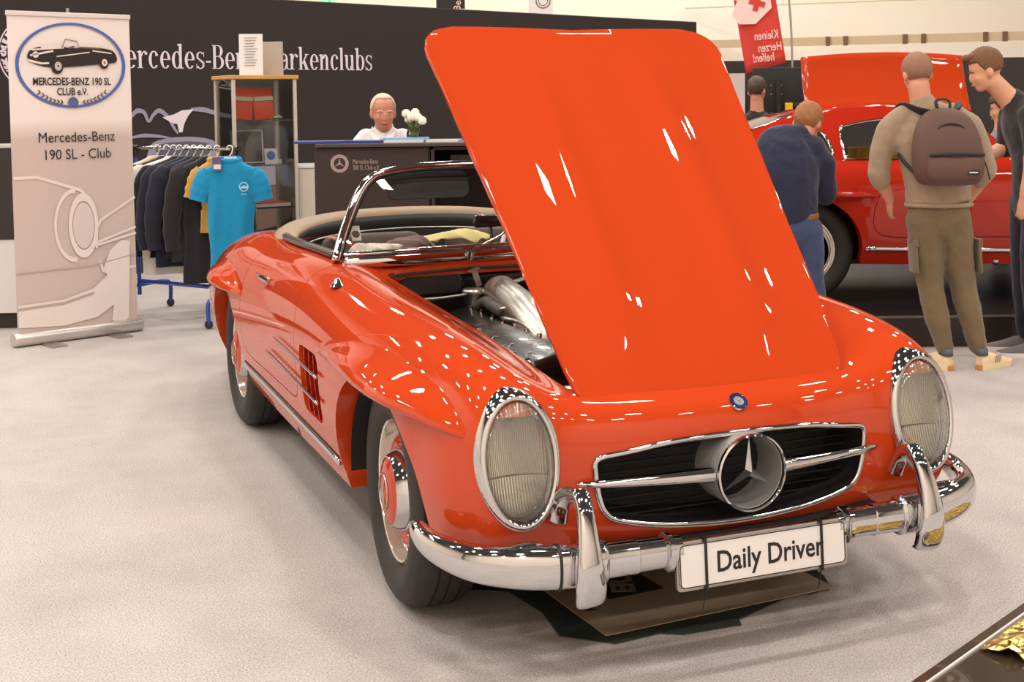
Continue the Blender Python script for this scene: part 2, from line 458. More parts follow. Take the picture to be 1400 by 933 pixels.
# eyebrow flares over the wheel arches
def eyebrow(yc, L0, L1, s, ztop, drop, prot, name='wheel_arch_eyebrow'):
    V, F = [], []
    n, m_ = 64, 16
    for i in range(n+1):
        t = i/n; y = yc+L0+(L1-L0)*t
        tt = 2*t-1
        env = (min(1.0, t/.36)**.6)*(min(1.0, (1-t)/.55)**.9)
        env = env*env*(3-2*env)*.5+env*.5
        ze = ztop-drop*(tt-.12)**2
        p = prot*env+.0008; h = .035+.085*env
        T, nT = hit_side(y, ze+h, .0005, s); B, nB = hit_side(y, ze, .0, s)
        E = Vector((B.x+s*p, y, ze)); U, _ = hit_side(y, ze-.006-.012*env, -.004, s)
        H = T + Vector((s*.25, 0, -1)).normalized()*h*.45
        H2 = E + Vector((-s*.004, 0, h*.50))
        row = []
        for k in range(m_+1):
            u = k/m_; row.append(T*(1-u)**3+H*(3*u*(1-u)**2)+H2*(3*u*u*(1-u))+E*u**3)
        row.append(E+Vector((-s*.003, 0, -.006*env-.001))); row.append(U)
        V += row
    w_ = m_+3
    for i in range(n):
        for k in range(w_-1): F.append((i*w_+k, i*w_+k+1, (i+1)*w_+k+1, (i+1)*w_+k))
    me = bpy.data.meshes.new(name); me.from_pydata([tuple(v) for v in V], [], F); me.update()
    o = link(name, me, MT['paint'], car)
    bm = bmesh.new(); bm.from_mesh(me); bmesh.ops.recalc_face_normals(bm, faces=bm.faces[:]); bm.to_mesh(me); bm.free()
    me.set_sharp_from_angle(angle=rad(60))
    return o
for s in (-1, 1):
    eyebrow(0, -.60, .56, s, .700, .045, .078)
    eyebrow(2.4, -.46, .50, s, .698, .015, .070)
# ---------------------------------------------------------------- wheels
def star_mesh(bm, R, r, h, M, rot=90.0, back=0.0):
    c = bm.verts.new(M @ Vector((0, 0, h))); tips = []
    for k in range(6):
        a = rad(rot+60*k); q = R if k % 2 == 0 else r
        tips.append(bm.verts.new(M @ Vector((q*math.cos(a), q*math.sin(a), back))))
    for k in range(6): bm.faces.new((c, tips[k], tips[(k+1) % 6]))
    cb = bm.verts.new(M @ Vector((0, 0, back*2-h)))
    for k in range(6): bm.faces.new((cb, tips[(k+1) % 6], tips[k]))
def make_wheel(x, y, s, steer=0.0):
    """s = -1: outer face towards -x"""
    R = .343
    w_ = bpy.data.objects.new('wheel', None); COL.objects.link(w_); w_.parent = car
    B = Matrix.Translation((x, y, R)) @ Matrix.Rotation(steer, 4, 'Z') @ Matrix.Rotation(s*PI/2, 4, 'Y')   # local z -> outward
    bm = bmesh.new()
    prof = [(.212, -.012), (.222, .004), (.245, .020), (.275, .026), (.300, .022), (.312, .014), (.318, .012), (.324, .006), (.334, -.008), (.340, -.022), (R, -.045), (.337, -.047), (.337, -.052), (R, -.054), (R+.001, -.078), (.338, -.080), (.338, -.085), (R+.001, -.087),
            (R, -.118), (.336, -.120), (.336, -.125), (R-.001, -.127), (.338, -.145), (.325, -.172), (.30, -.188), (.26, -.19), (.212, -.17)]
    lathe(bm, prof, 72, B)
    # tread grooves across the shoulder
    bmobj('tyre', bm, MT['rubber'], w_, angle=40)
    bm = bmesh.new()
    lathe(bm, [(.214, -.02), (.2155, -.004), (.210, .003), (.203, .001), (.199, -.010), (.196, -.030), (.190, -.038), (.180, -.040), (.172, -.052), (.160, -.062), (.150, -.060), (.13, -.055)], 72, B)
    bmobj('rim', bm, MT['creamrim'], w_, angle=40)
    bm = bmesh.new()
    lathe(bm, [(.176, -.064), (.174, -.040), (.168, -.024), (.155, -.016), (.138, -.018), (.125, -.026)], 72, B)
    bmobj('wheel_disc', bm, MT['paint'], w_, angle=50)
    bm = bmesh.new()
    lathe(bm, [(.122, -.040), (.126, -.030), (.126, -.020), (.121, -.006), (.113, .008), (.106, .018), (.103, .022), (.101, .022)], 72, B)
    hc = bmobj('hubcap', bm, MT['chrome'], w_, angle=40)
    bm = bmesh.new()
    lathe(bm, [(.1015, .021), (.085, .029), (.060, .035), (.025, .039), (0, .040)], 48, B)
    bmobj('hubcap_centre', bm, MT['paint'], hc, angle=50)
    bm = bmesh.new()
    star_mesh(bm, .050, .008, .050, B, 90, .040)
    tube(bm, [B @ Vector((.053*math.cos(2*PI*k/40), .053*math.sin(2*PI*k/40), .0375)) for k in range(40)], .0028, 6, closed=True, up=Vector((s, 0, 0)))
    bmobj('hubcap_star', bm, MT['satin'], hc)
    return w_
for nm, (x, y, s, st) in enumerate([(-.765, 0.0, -1, rad(-3)), (.765, 0.0, 1, rad(-3)), (-.790, 2.40, -1, 0), (.790, 2.40, 1, 0)]):
    make_wheel(x, y, s, st)

# ---------------------------------------------------------------- dark inner bodywork
bm = bmesh.new()
for s in (-1, 1):
    for yc, rz in ((0.0, .385), (2.40, .365)):    # wheel wells
        pts = [(yc+rz*math.cos(a), .34+.34*math.sin(a)) for a in [rad(-6+192*k/24) for k in range(25)]]
        A = [bm.verts.new((s*.80, p[0], p[1])) for p in pts]; B_ = [bm.verts.new((s*.52, p[0], p[1])) for p in pts]
        for k in range(24): bm.faces.new((A[k], A[k+1], B_[k+1], B_[k]))
        bm.faces.new(B_)
box(bm, (0, 1.5, .255), (1.30, 4.1, .03))
box(bm, (0, -.35, .255), (1.0, .45, .03))
for s in (-1, 1):
    box(bm, (s*.535, .20, .50), (.03, 1.40, .46)); box(bm, (s*.70, 1.22, .42), (.03, 1.6, .36))
    box(bm, (s*.585, .66, .73), (.08, .35, .08))
bmobj('underbody', bm, MT['blackmatte'], car)
bm = bmesh.new()
box(bm, (0, -.50, .40), (1.05, .03, .30))          # wall behind the grille
box(bm, (0, -.60, .335), (.95, .20, .01)); box(bm, (0, -.58, .615), (.90, .16, .01))
ga_ = [hit_front(x, z, .0)[0] for x, z in GRIL_P]; A = [bm.verts.new(p+Vector((0, .006, 0))) for p in ga_]; B_ = [bm.verts.new((p.x*.97, -.52, p.z)) for p in ga_]
for k in range(len(A)): bm.faces.new((A[k], A[(k+1) % len(A)], B_[(k+1) % len(A)], B_[k]))
bmobj('grille_backing', bm, MT['blackmatte'], car)
# fine grille screen bars behind the star
for k in range(9):
    z = .385+.024*k; hw = .385 if k < 2 else .41
    b = bmesh.new(); box(b, (0, -.60, z), (2*hw, .008, .003)); bmobj('grille_slat', b, MT['blackmatte'], car)

# ---------------------------------------------------------------- grille frame, crossbar, star
fr = []
for x, z in GRIL_P:
    p, n = hit_front(x, z, .004); fr.append(p)
bm = bmesh.new(); tube(bm, fr, [(.0085, .007)]*len(fr), 8, closed=True, up=Vector((0, -1, 0)))
bmobj('grille_frame', bm, MT['chrome'], car, smooth=True)
for s in (-1, 1):
    bm = bmesh.new()
    pts = [(s*.472, -.668, .507), (s*.45, -.680, .507), (s*.40, -.690, .506), (s*.30, -.706, .505), (s*.20, -.718, .505), (s*.1025, -.728, .505)]
    tube(bm, pts, [(.005, .005), (.010, .009), (.013, .012), (.015, .015), (.018, .018), (.021, .021)], 14, up=Vector((0, 0, 1)))
    bmobj('grille_bar', bm, MT['chrome'], car, angle=50)
RS = Matrix.Translation((0, -.763, .506)) @ Matrix.Rotation(PI/2, 4, 'X')
bm = bmesh.new()
lathe(bm, [(.0975, -.001), (.0985, -.012), (.1035, -.012), (.1055, -.006), (.1050, 0), (.1000, .003)], 72, RS, closed=True)
sr_ = bmobj('star_ring', bm, MT['chrome'], car, angle=40)
bm = bmesh.new(); lathe(bm, [(.0975, -.13), (.1030, -.13), (.1030, -.012), (.0975, -.012)], 72, RS, closed=True); bmobj('ring_barrel', bm, mat('brushed_barrel', (.52, .50, .49), .38, metal=.55), sr_, angle=40)
bm = bmesh.new(); star_mesh(bm, .094, .0135, .016, RS @ Matrix.Translation((0, 0, -.020)), 90, 0)
bmobj('grille_star', bm, MT['chrome'], car)

# bonnet badge on the nose
p, n = hit_top(0, -.688, .001)
Mb = Matrix.Translation(p) @ n.to_track_quat('Z', 'Y').to_matrix().to_4x4() @ Matrix.Scale(.88, 4)
bm = bmesh.new(); lathe(bm, [(0, .006), (.016, .0055), (.0165, .004)], 32, Mb); bd = bmobj('nose_badge', bm, mat('badge_silver', (.7, .7, .72), .25, .8), car, angle=40)
bm = bmesh.new(); lathe(bm, [(.0165, .0045), (.027, .004), (.027, 0)], 32, Mb); bmobj('badge_ring', bm, mat('badge_blue', (.01, .02, .12), .25), bd, angle=40)
bm = bmesh.new(); lathe(bm, [(.0265, .0048), (.030, .004), (.031, -.002)], 32, Mb); bmobj('badge_edge', bm, MT['chrome'], bd, angle=40)
bm = bmesh.new(); star_mesh(bm, .015, .0022, .0025, Mb @ Matrix.Translation((0, 0, .006)), -90, 0); bmobj('badge_star', bm, MT['chrome'], bd)

# ---------------------------------------------------------------- headlamps
def lens_material():
    m = bpy.data.materials.new('lamp_glass'); m.use_nodes = True; nt = m.node_tree; nt.nodes.clear()
    out = nt.nodes.new('ShaderNodeOutputMaterial'); mix = nt.nodes.new('ShaderNodeMixShader')
    tr = nt.nodes.new('ShaderNodeBsdfTransparent'); tr.inputs[0].default_value = (.93, .91, .86, 1)
    gl = nt.nodes.new('ShaderNodeBsdfGlossy'); gl.inputs[1].default_value = .06
    lw = nt.nodes.new('ShaderNodeFresnel'); lw.inputs[0].default_value = 1.6
    tc = nt.nodes.new('ShaderNodeTexCoord'); wv = nt.nodes.new('ShaderNodeTexWave'); wv.wave_type = 'BANDS'; wv.bands_direction = 'X'
    wv.inputs['Scale'].default_value = 70; wv.inputs['Distortion'].default_value = .4
    bp = nt.nodes.new('ShaderNodeBump'); bp.inputs['Strength'].default_value = .35; bp.inputs['Distance'].default_value = .004
    nt.links.new(tc.outputs['Object'], wv.inputs[0]); nt.links.new(wv.outputs['Fac'], bp.inputs['Height'])
    nt.links.new(bp.outputs['Normal'], gl.inputs['Normal']); nt.links.new(bp.outputs['Normal'], lw.inputs['Normal'])
    mt = nt.nodes.new('ShaderNodeMath'); mt.operation = 'MULTIPLY'; mt.inputs[1].default_value = 2.4
    nt.links.new(lw.outputs[0], mt.inputs[0]); nt.links.new(mt.outputs[0], mix.inputs[0])
    df = nt.nodes.new('ShaderNodeBsdfDiffuse'); df.inputs[0].default_value = (.62, .58, .50, 1); nt.links.new(bp.outputs['Normal'], df.inputs['Normal']); m0 = nt.nodes.new('ShaderNodeMixShader'); m0.inputs[0].default_value = .10
    nt.links.new(tr.outputs[0], m0.inputs[1]); nt.links.new(df.outputs[0], m0.inputs[2])
    nt.links.new(m0.outputs[0], mix.inputs[1]); nt.links.new(gl.outputs[0], mix.inputs[2]); nt.links.new(mix.outputs[0], out.inputs[0])
    return m
MT['lens'] = lens_material()
def ribbed(name, col, rough, metal, scale, dist=.006, strength=.8):
    m = mat(name, col, rough, metal=metal); nt = m.node_tree; b = nt.nodes['Principled BSDF']
    tc = nt.nodes.new('ShaderNodeTexCoord'); wv = nt.nodes.new('ShaderNodeTexWave'); wv.wave_type = 'BANDS'; wv.bands_direction = 'X'
    wv.inputs['Scale'].default_value = scale; wv.inputs['Distortion'].default_value = .6; wv.inputs['Detail'].default_value = 0
    bp = nt.nodes.new('ShaderNodeBump'); bp.inputs['Strength'].default_value = strength; bp.inputs['Distance'].default_value = dist
    nt.links.new(tc.outputs['Object'], wv.inputs[0]); nt.links.new(wv.outputs['Fac'], bp.inputs['Height']); nt.links.new(bp.outputs['Normal'], b.inputs['Normal'])
    return m
MT['reflector'] = ribbed('ribbed_reflector', (.72, .68, .62), .20, .85, 55, .004, .6)
MT['reflector2'] = ribbed('fluted_reflector', (.74, .70, .63), .22, .85, 40, .004, .6)
MT['amber'] = ribbed('amber_glass', (.85, .22, .02), .25, .0, 30)
def headlamp(s):
    cx_, cz_ = LAMP_C; hl = bpy.data.objects.new('headlamp', None); COL.objects.link(hl); hl.parent = car
    N = 64
    rings = []
    # (rx, rz, forward offset from the body surface)
    spec = [(.114, .178, -.002), (.1135, .1775, .008), (.110, .174, .016), (.104, .167, .022), (.097, .159, .024), (.092, .153, .021), (.089, .150, .014), (.088, .149, .004), (.088, .149, -.02)]
    lens_c = None
    base = []
    for k in range(N):
        a = 2*PI*k/N; p, n = hit_front(s*(cx_+.108*math.cos(a)), cz_+.170*math.sin(a)); base.append((p, a))
    # fit a plane through the rim so the lens sits true
    P_ = np.array([[p.x, p.z, 1] for p, a in base]); yy = np.array([p.y for p, a in base]); ca, cb, cc = np.linalg.lstsq(P_, yy, rcond=None)[0]
    pl = lambda x, z: ca*x+cb*z+cc
    V, F = [], []
    for ri, (rx, rz, f) in enumerate(spec):
        blend = max(0.0, 1-ri/3.0)
        for k in range(N):
            a = 2*PI*k/N; x = s*(cx_+rx*math.cos(a)); z = cz_+rz*math.sin(a)
            yb = hit_front(x, z)[0].y if blend > 0 else 0
            y = blend*yb+(1-blend)*(pl(x, z)-.006)-f
            V.append((x, y, z))
    for r_ in range(len(spec)-1):
        for k in range(N): F.append((r_*N+k, r_*N+(k+1) % N, (r_+1)*N+(k+1) % N, (r_+1)*N+k))
    o = meshobj('lamp_ring', V, F, MT['chrome'], hl); bm = bmesh.new(); bm.from_mesh(o.data); bmesh.ops.recalc_face_normals(bm, faces=bm.faces[:]); bm.to_mesh(o.data); bm.free()
    def dome(depth, rx, rz, off, m, name, zmin=-1, zmax=1, rings_=14):
        V, F = [], []; n2 = 40; rr_ = 28
        idx = {}
        for i in range(rr_+1):
            zz = zmin+(zmax-zmin)*i/rr_
            hw = math.sqrt(max(0, 1-zz*zz))
            for j in range(n2+1):
                xx = hw*(-1+2*j/n2); q = xx*xx+zz*zz
                V.append((s*(cx_+rx*xx), pl(s*(cx_+rx*xx), cz_+rz*zz)-off-depth*math.sqrt(max(0, 1-q*.96)), cz_+rz*zz))
        for i in range(rr_):
            for j in range(n2): F.append((i*(n2+1)+j, i*(n2+1)+j+1, (i+1)*(n2+1)+j+1, (i+1)*(n2+1)+j))
        o = meshobj(name, V, F, m, hl)
        bm = bmesh.new(); bm.from_mesh(o.data); bmesh.ops.remove_doubles(bm, verts=bm.verts[:], dist=1e-5); bmesh.ops.recalc_face_normals(bm, faces=bm.faces[:]); bm.to_mesh(o.data); bm.free()
        return o
    dome(.034, .0885, .1495, .018, MT['lens'], 'lens')
    dome(-.030, .088, .148, -.004, MT['reflector2'], 'reflector', -1, -.33)
    dome(-.045, .088, .148, -.004, MT['reflector'], 'reflector', -.33, .74)
    am = dome(.022, .088, .148, .004, MT['amber'], 'turn_indicator', .74, .995); am['label'] = 'amber turn indicator segment'
headlamp(-1); headlamp(1)

# ---------------------------------------------------------------- bumper
bump = bpy.data.objects.new('front_bumper', None); COL.objects.link(bump); bump.parent = car
for s in (-1, 1):
    ctrl = [(s*.455, -.785, .338), (s*.52, -.785, .338), (s*.60, -.775, .340), (s*.69, -.748, .345), (s*.765, -.700, .350), (s*.815, -.630, .358), (s*.845, -.555, .370), (s*.852, -.490, .384), (s*.850, -.455, .392)]
    pts = catmull(ctrl, 6); n = len(pts); rr_ = []
    for i in range(n):
        t = i/(n-1); h = .055*min(1, (1-t)**.45*1.18) if t < 1 else .0
        rr_.append((.036*min(1, (1-t)**.35*1.1)+.002, max(h, .004)))
    bm = bmesh.new(); tube(bm, pts, rr_, 28, up=Vector((0, 0, 1)), sq=.85); bmobj('bumper_blade', bm, MT['chrome'], bump, smooth=True)
    bm = bmesh.new(); pts = [(s*.47, -.785, .338), (s*.40, -.785, .338), (s*.365, -.787, .338), (s*.363, -.787, .338), (s*.24, -.790, .338)]
    tube(bm, pts, [(.034, .044), (.032, .043), (.032, .043), (.029, .040), (.028, .038)], 24, up=Vector((0, 0, 1)), sq=.8); bmobj('bumper_tube', bm, MT['chrome'], bump, angle=30)
    bm = bmesh.new(); tube(bm, [(s*.288, -.789, .338), (s*.283, -.789, .338), (s*.270, -.789, .338), (s*.265, -.789, .338)], [(.030, .038), (.040, .050), (.040, .050), (.030, .038)], 24, up=Vector((0, 0, 1)), sq=.8); bmobj('bumper_collar', bm, MT['chrome'], bump, angle=30)
    # clamp strap of dark rubber beside the overrider
    bm = bmesh.new(); tube(bm, [(s*.575, -.778, .339), (s*.583, -.777, .339)], [(.0395, .0585)]*2, 28, up=Vector((0, 0, 1)), sq=.85); o = bmobj('rubber_strap', bm, MT['ink'], bump, smooth=False); o['label'] = 'black rubber strap'
    # raised pad on the blade under the headlamp
    bm = bmesh.new(); lathe(bm, [(0, .020), (.035, .018), (.060, .010), (.068, 0)], 32, Matrix.Translation((s*.655, -.748, .372)) @ Matrix.Diagonal((1.05, .42, 1.5, 1))); bmobj('bumper_pad', bm, MT['chrome'], bump, smooth=True)
    # overrider: waisted upright with a heel curling back over the blade
    bm = bmesh.new()
    up_ = catmull([(s*.515, -.812, .250), (s*.516, -.835, .262), (s*.518, -.846, .300), (s*.521, -.845, .350), (s*.520, -.834, .410), (s*.517, -.818, .460), (s*.515, -.800, .495), (s*.516, -.775, .518), (s*.520, -.745, .515)], 5)
    W_ = [.030, .040, .041, .036, .029, .024, .022, .023, .018]; D_ = [.006, .016, .022, .024, .021, .017, .014, .014, .010]; n = len(up_); rl = []
    for i in range(n):
        t = i/(n-1)*(len(W_)-1); a = min(int(t), len(W_)-2); f = t-a; rl.append((W_[a]*(1-f)+W_[a+1]*f, D_[a]*(1-f)+D_[a+1]*f))
    tube(bm, up_, rl, 20, up=Vector((0, 1, .01)), sq=.7)
    arm = catmull([(s*.514, -.790, .500), (s*.520, -.762, .509), (s*.528, -.728, .502), (s*.533, -.702, .480), (s*.534, -.688, .455), (s*.533, -.676, .430)], 5)
    tube(bm, arm, [(.014+.010*k/(len(arm)-1), .018+.012*k/(len(arm)-1)) for k in range(len(arm))], 18, up=Vector((0, 1, .01)), sq=.85)
    bmobj('overrider', bm, MT['chrome'], bump, angle=50)
# number plate
pM = Matrix.Translation((0, -.806, .302)) @ Matrix.Rotation(PI/2-rad(4), 4, 'X')
pl_ = bpy.data.objects.new('number_plate', None); COL.objects.link(pl_); pl_.parent = bump; pl_.matrix_local = pM
bm = bmesh.new(); prism(bm, rrect(-.262, .262, -.064, .064, .012), .010, Matrix.Translation((0, 0, 0))); bmobj('plate_holder', bm, MT['satin'], pl_)
bm = bmesh.new(); prism(bm, rrect(-.253, .253, -.055, .055, .012), .004, Matrix.Translation((0, 0, .010))); bmobj('plate_face', bm, MT['platewhite'], pl_)
bm = bmesh.new()
for a, b in (((-.253, .055), (.253, .055)), ((-.253, -.055), (.253, -.055))): pass
tube(bm, [Vector((x, y, .014)) for x, y in rrect(-.2525, .2525, -.0545, .0545, .012)], .0015, 6, closed=True, up=Vector((0, 0, 1))); bmobj('plate_rim', bm, MT['dark'], pl_)
text_obj('plate_lettering', 'Daily Driver', .077, Matrix.Translation((.018, -.002, .0146)), MT['ink'], pl_, ext=.0004, sx=.86, bold=.0010)
for x in (-.178, .178):
    bm = bmesh.new(); box(bm, (x, 0, .0165), (.007, .134, .003)); box(bm, (x+.001, -.064, .005), (.007, .005, .024)); box(bm, (x, .066, .005), (.007, .005, .024))
    box(bm, (x+.004, -.093, -.004), (.003, .06, .002), Matrix.Rotation(rad(-14), 3, 'Z')); bmobj('plate_strap', bm, MT['ink'], pl_)

# ---------------------------------------------------------------- side trim
def side_tube(name, s, path, r, m, off=.006, seg=8, up=Vector((0, 0, 1)), angle=None, parent=None):
    pts = [hit_side(y, z, off, s)[0] for y, z in path]; bm = bmesh.new(); tube(bm, pts, r, seg, up=up)
    return bmobj(name, bm, m, parent or car, smooth=True)
for s in (-1, 1):
    n = 30; path = [(.432+(2.005-.432)*k/n, .325+(.362-.325)*k/n) for k in range(n+1)]
    side_tube('sill_strip', s, path, [(.007, .013)]*(n+1), MT['chrome'], .004, 10)
    side_tube('sill_strip_beading', s, [(y, z+.016) for y, z in path], .0025, MT['dark'], .002, 6)
    # vent recess with upright fins and two long chrome blades
    bm = bmesh.new(); q = [hit_side(y, z, -.038, s)[0] for y, z in VENT_P]
    bm.faces.new([bm.verts.new(p) for p in q]); bmobj('vent_recess', bm, MT['paint'], car)
    for k in range(3):
        y = .575+.275*(k+1)/4; bm = bmesh.new(); A = []
        for z in [.42+.23*i/8 for i in range(9)]:
            p = hit_side(y, z, 0, s)[0]; A.append((p, z))
        vs = []
        for p, z in A:
            vs.append([bm.verts.new((p.x+s*0.0, y-.012, z)), bm.verts.new((p.x-s*.036, y+.028, z)), bm.verts.new((p.x-s*.036, y+.032, z)), bm.verts.new((p.x+s*0.0, y-.008, z))])
        for i in range(8):
            for j in range(4): bm.faces.new((vs[i][j], vs[i][(j+1) % 4], vs[i+1][(j+1) % 4], vs[i+1][j]))
        bm.faces.new(vs[0]); bm.faces.new(vs[-1][::-1]); bmobj('vent_fin', bm, MT['paint'], car)
    for (ya, za, yb, zb) in ((.548, .590, 1.24, .612), (.568, .497, 1.40, .535)):
        n = 24; path = [(ya+(yb-ya)*k/n, za+(zb-za)*k/n) for k in range(n+1)]
        r_ = [((.0065-.004*(k/n)), .006) for k in range(n+1)]
        side_tube('vent_blade', s, path, [(b_, a_) for a_, b_ in r_], MT['chrome'], .012, 10)
    # wheel arch to door crease of the sill jack hole
    p, nn = hit_side(1.13, .262, .001, s); bm = bmesh.new(); lathe(bm, [(0, 0), (.018, 0)], 24, Matrix.Translation(p) @ nn.to_track_quat('Z', 'Y').to_matrix().to_4x4()); bmobj('jacking_hole', bm, MT['ink'], car)
    # door handle
    bm = bmesh.new(); hp = [hit_side(1.66-.24*k/8, .800, .010+.012*math.sin(PI*k/8), s)[0] for k in range(9)]
    tube(bm, hp, [(.005, .008)]*2+[(.006, .010)]*5+[(.007, .012)]*2, 10); tube(bm, [hit_side(1.44, .80, -.005, s)[0], hit_side(1.44, .80, .018, s)[0]], .013, 12); bmobj('door_handle', bm, MT['chrome'], car, angle=50)
    # antenna / mirror base on the wing in front of the screen
    p, nn = hit_top(s*.765, .66, 0); bm = bmesh.new(); lathe(bm, [(0, .030), (.007, .028), (.010, .018), (.020, .008), (.026, 0)], 20, Matrix.Translation(p) @ Matrix.Diagonal((1, 1.5, 1, 1))); bmobj('wing_fitting', bm, MT['chrome'], car, smooth=True)

# ---------------------------------------------------------------- windscreen
half = [(-.695, .955, .925), (-.687, .965, .945), (-.661, 1.0, .999), (-.617, 1.04, 1.085), (-.568, 1.078, 1.165), (-.521, 1.10, 1.212), (-.46, 1.112, 1.236), (-.343, 1.118, 1.251), (-.18, 1.120, 1.257), (0, 1.120, 1.259)]
framep = catmull(half+[(-x, y, z) for x, y, z in half[:-1][::-1]], 6)
ws = bpy.data.objects.new('windscreen', None); COL.objects.link(ws); ws.parent = car
bm = bmesh.new(); tube(bm, framep, [(.017, .022)]*len(framep), 12, up=Vector((0, 1, 0))); bmobj('windscreen_frame', bm, MT['chrome'], ws, smooth=True)
bm = bmesh.new(); ctr_ = Vector((0, 1.04, 1.08)); tube(bm, [p+(ctr_-p).normalized()*.020 for p in framep], .007, 8, up=Vector((0, 1, 0))); bmobj('screen_gasket', bm, MT['ink'], ws, smooth=True)
nb = len(framep)
botp = []
for i in range(nb):
    u = i/(nb-1); x = -.665+1.33*u; t = abs(x)/.68
    botp.append(Vector((x, .900+.060*t**3, .952-.012*t*t)))
bm = bmesh.new(); tube(bm, [p+Vector((0, .004, .006)) for p in botp], [(.012, .010)]*nb, 12, up=Vector((0, 0, 1))); bmobj('lower_rail', bm, MT['chrome'], ws, smooth=True)
bm = bmesh.new(); tube(bm, [p+Vector((0, -.012, -.024)) for p in botp], [(.012, .022)]*nb, 14, up=Vector((0, 0, 1))); bmobj('scuttle_rail', bm, MT['chrome'], ws, smooth=True)
V, F = [], []; NV = 8
for i in range(nb):
    for k in range(NV+1):
        t = k/NV; p = botp[i].lerp(framep[i], t); V.append(p+Vector((0, -.012*math.sin(PI*t), 0)))
for i in range(nb-1):
    for k in range(NV): a = i*(NV+1)+k; F.append((a, a+NV+1, a+NV+2, a+1))
def clear_glass(name, tint=(.95, .97, .95), refl=1.0, rough=0.01):
    m = bpy.data.materials.new(name); m.use_nodes = True; nt = m.node_tree; nt.nodes.clear()
    out = nt.nodes.new('ShaderNodeOutputMaterial'); mix = nt.nodes.new('ShaderNodeMixShader')
    tr = nt.nodes.new('ShaderNodeBsdfTransparent'); tr.inputs[0].default_value = (*tint, 1)
    gl = nt.nodes.new('ShaderNodeBsdfGlossy'); gl.inputs[1].default_value = rough
    lw = nt.nodes.new('ShaderNodeFresnel'); lw.inputs[0].default_value = 1.45
    mt = nt.nodes.new('ShaderNodeMath'); mt.operation = 'MULTIPLY'; mt.inputs[1].default_value = refl
    nt.links.new(lw.outputs[0], mt.inputs[0]); nt.links.new(mt.outputs[0], mix.inputs[0])
    nt.links.new(tr.outputs[0], mix.inputs[1]); nt.links.new(gl.outputs[0], mix.inputs[2]); nt.links.new(mix.outputs[0], out.inputs[0])
    return m
MT['glass'] = clear_glass('clear_glass')
meshobj('windscreen_glass', V, F, MT['glass'], ws)
for s in (-1, 1):      # sun visors
    bm = bmesh.new(); prism(bm, rrect(-.17, .17, -.055, .055, .035), .010, Matrix.Translation((s*.275, 1.155, 1.180)) @ Matrix.Rotation(rad(70), 4, 'X')); bmobj('sun_visor', bm, MT['blackleather'], ws)
bm = bmesh.new(); box(bm, (-.045, 1.05, 1.038), (.15, .03, .050), bevel=.012); tube(bm, [(-.045, 1.06, 1.02), (-.045, 1.04, .94)], .007, 8); bmobj('rear_view_mirror', bm, MT['black'], ws, angle=40)
p0 = Vector((-.592, 1.05, 1.015)); bm = bmesh.new(); box(bm, p0, (.036, .002, .062), Matrix.Rotation(rad(-32), 3, 'X')); st = bmobj('windscreen_sticker', bm, MT['white'], ws)
bm = bmesh.new(); lathe(bm, [(0, .002), (.015, .002), (.015, 0)], 20, Matrix.Translation(p0+Vector((0, -.002, -.004))) @ Matrix.Rotation(rad(90-32), 4, 'X')); bmobj('sticker_emblem', bm, mat('sticker_maroon', (.10, .03, .025), .4), st)
# wipers
for s, x0 in ((-1, -.20), (1, .26)):
    bm = bmesh.new(); tube(bm, [(x0, .870, .915), (x0, .862, .945)], .013, 12); tube(bm, [(x0, .866, .945), (x0+.12, .895, .990), (x0+.22, .94, 1.03)], [(.006, .004)]*3, 8); tube(bm, [(x0+.06, .903, .97), (x0+.33, .965, 1.055)], .004, 6)
    bmobj('wiper', bm, MT['chrome'], car, angle=40)
# fresh-air louvres on the scuttle
for k in range(17):
    x = -.165+.33*k/16; p, n = hit_top(x, .905); bm = bmesh.new()
    box(bm, p+Vector((0, .034, .004)), (.009, .050, .009), Matrix.Rotation(rad(12), 3, 'X'), bevel=.002); bmobj('scuttle_louvre', bm, MT['paint'], car)
    if k < 16:
        bm = bmesh.new(); q, _ = hit_top(x+.0103, .94, .0012); box(bm, q, (.009, .042, .0015), Matrix.Rotation(rad(-3), 3, 'X')); bmobj('louvre_slot', bm, MT['ink'], car)

# ---------------------------------------------------------------- cockpit
tub = bpy.data.objects.new('cockpit', None); COL.objects.link(tub); tub.parent = car
bm = bmesh.new()
inner = COCK_P[::1]; A = [bm.verts.new((x*.985, y if y > 1.5 else y+.0, hit_top(x*1.01, y+(.02 if y > 2 else -.02))[0].z-.03)) for x, y in inner]; B_ = [bm.verts.new((x*.93, 1.6+(y-1.6)*.92, .32)) for x, y in inner]
for k in range(len(inner)): bm.faces.new((A[k], A[(k+1) % len(inner)], B_[(k+1) % len(inner)], B_[k]))
bm.faces.new(B_); bmobj('cockpit_lining', bm, MT['blackleather'], tub, smooth=False)
bm = bmesh.new(); box(bm, (0, 1.06, .905), (1.18, .22, .07), bevel=.03, seg=4); bmobj('dashboard', bm, MT['blackleather'], tub, angle=40)
roll = catmull([(-.668, 1.04, .935), (-.676, 1.3, .935), (-.680, 1.6, .930), (-.672, 1.85, .925), (-.648, 2.02, .920)], 6)
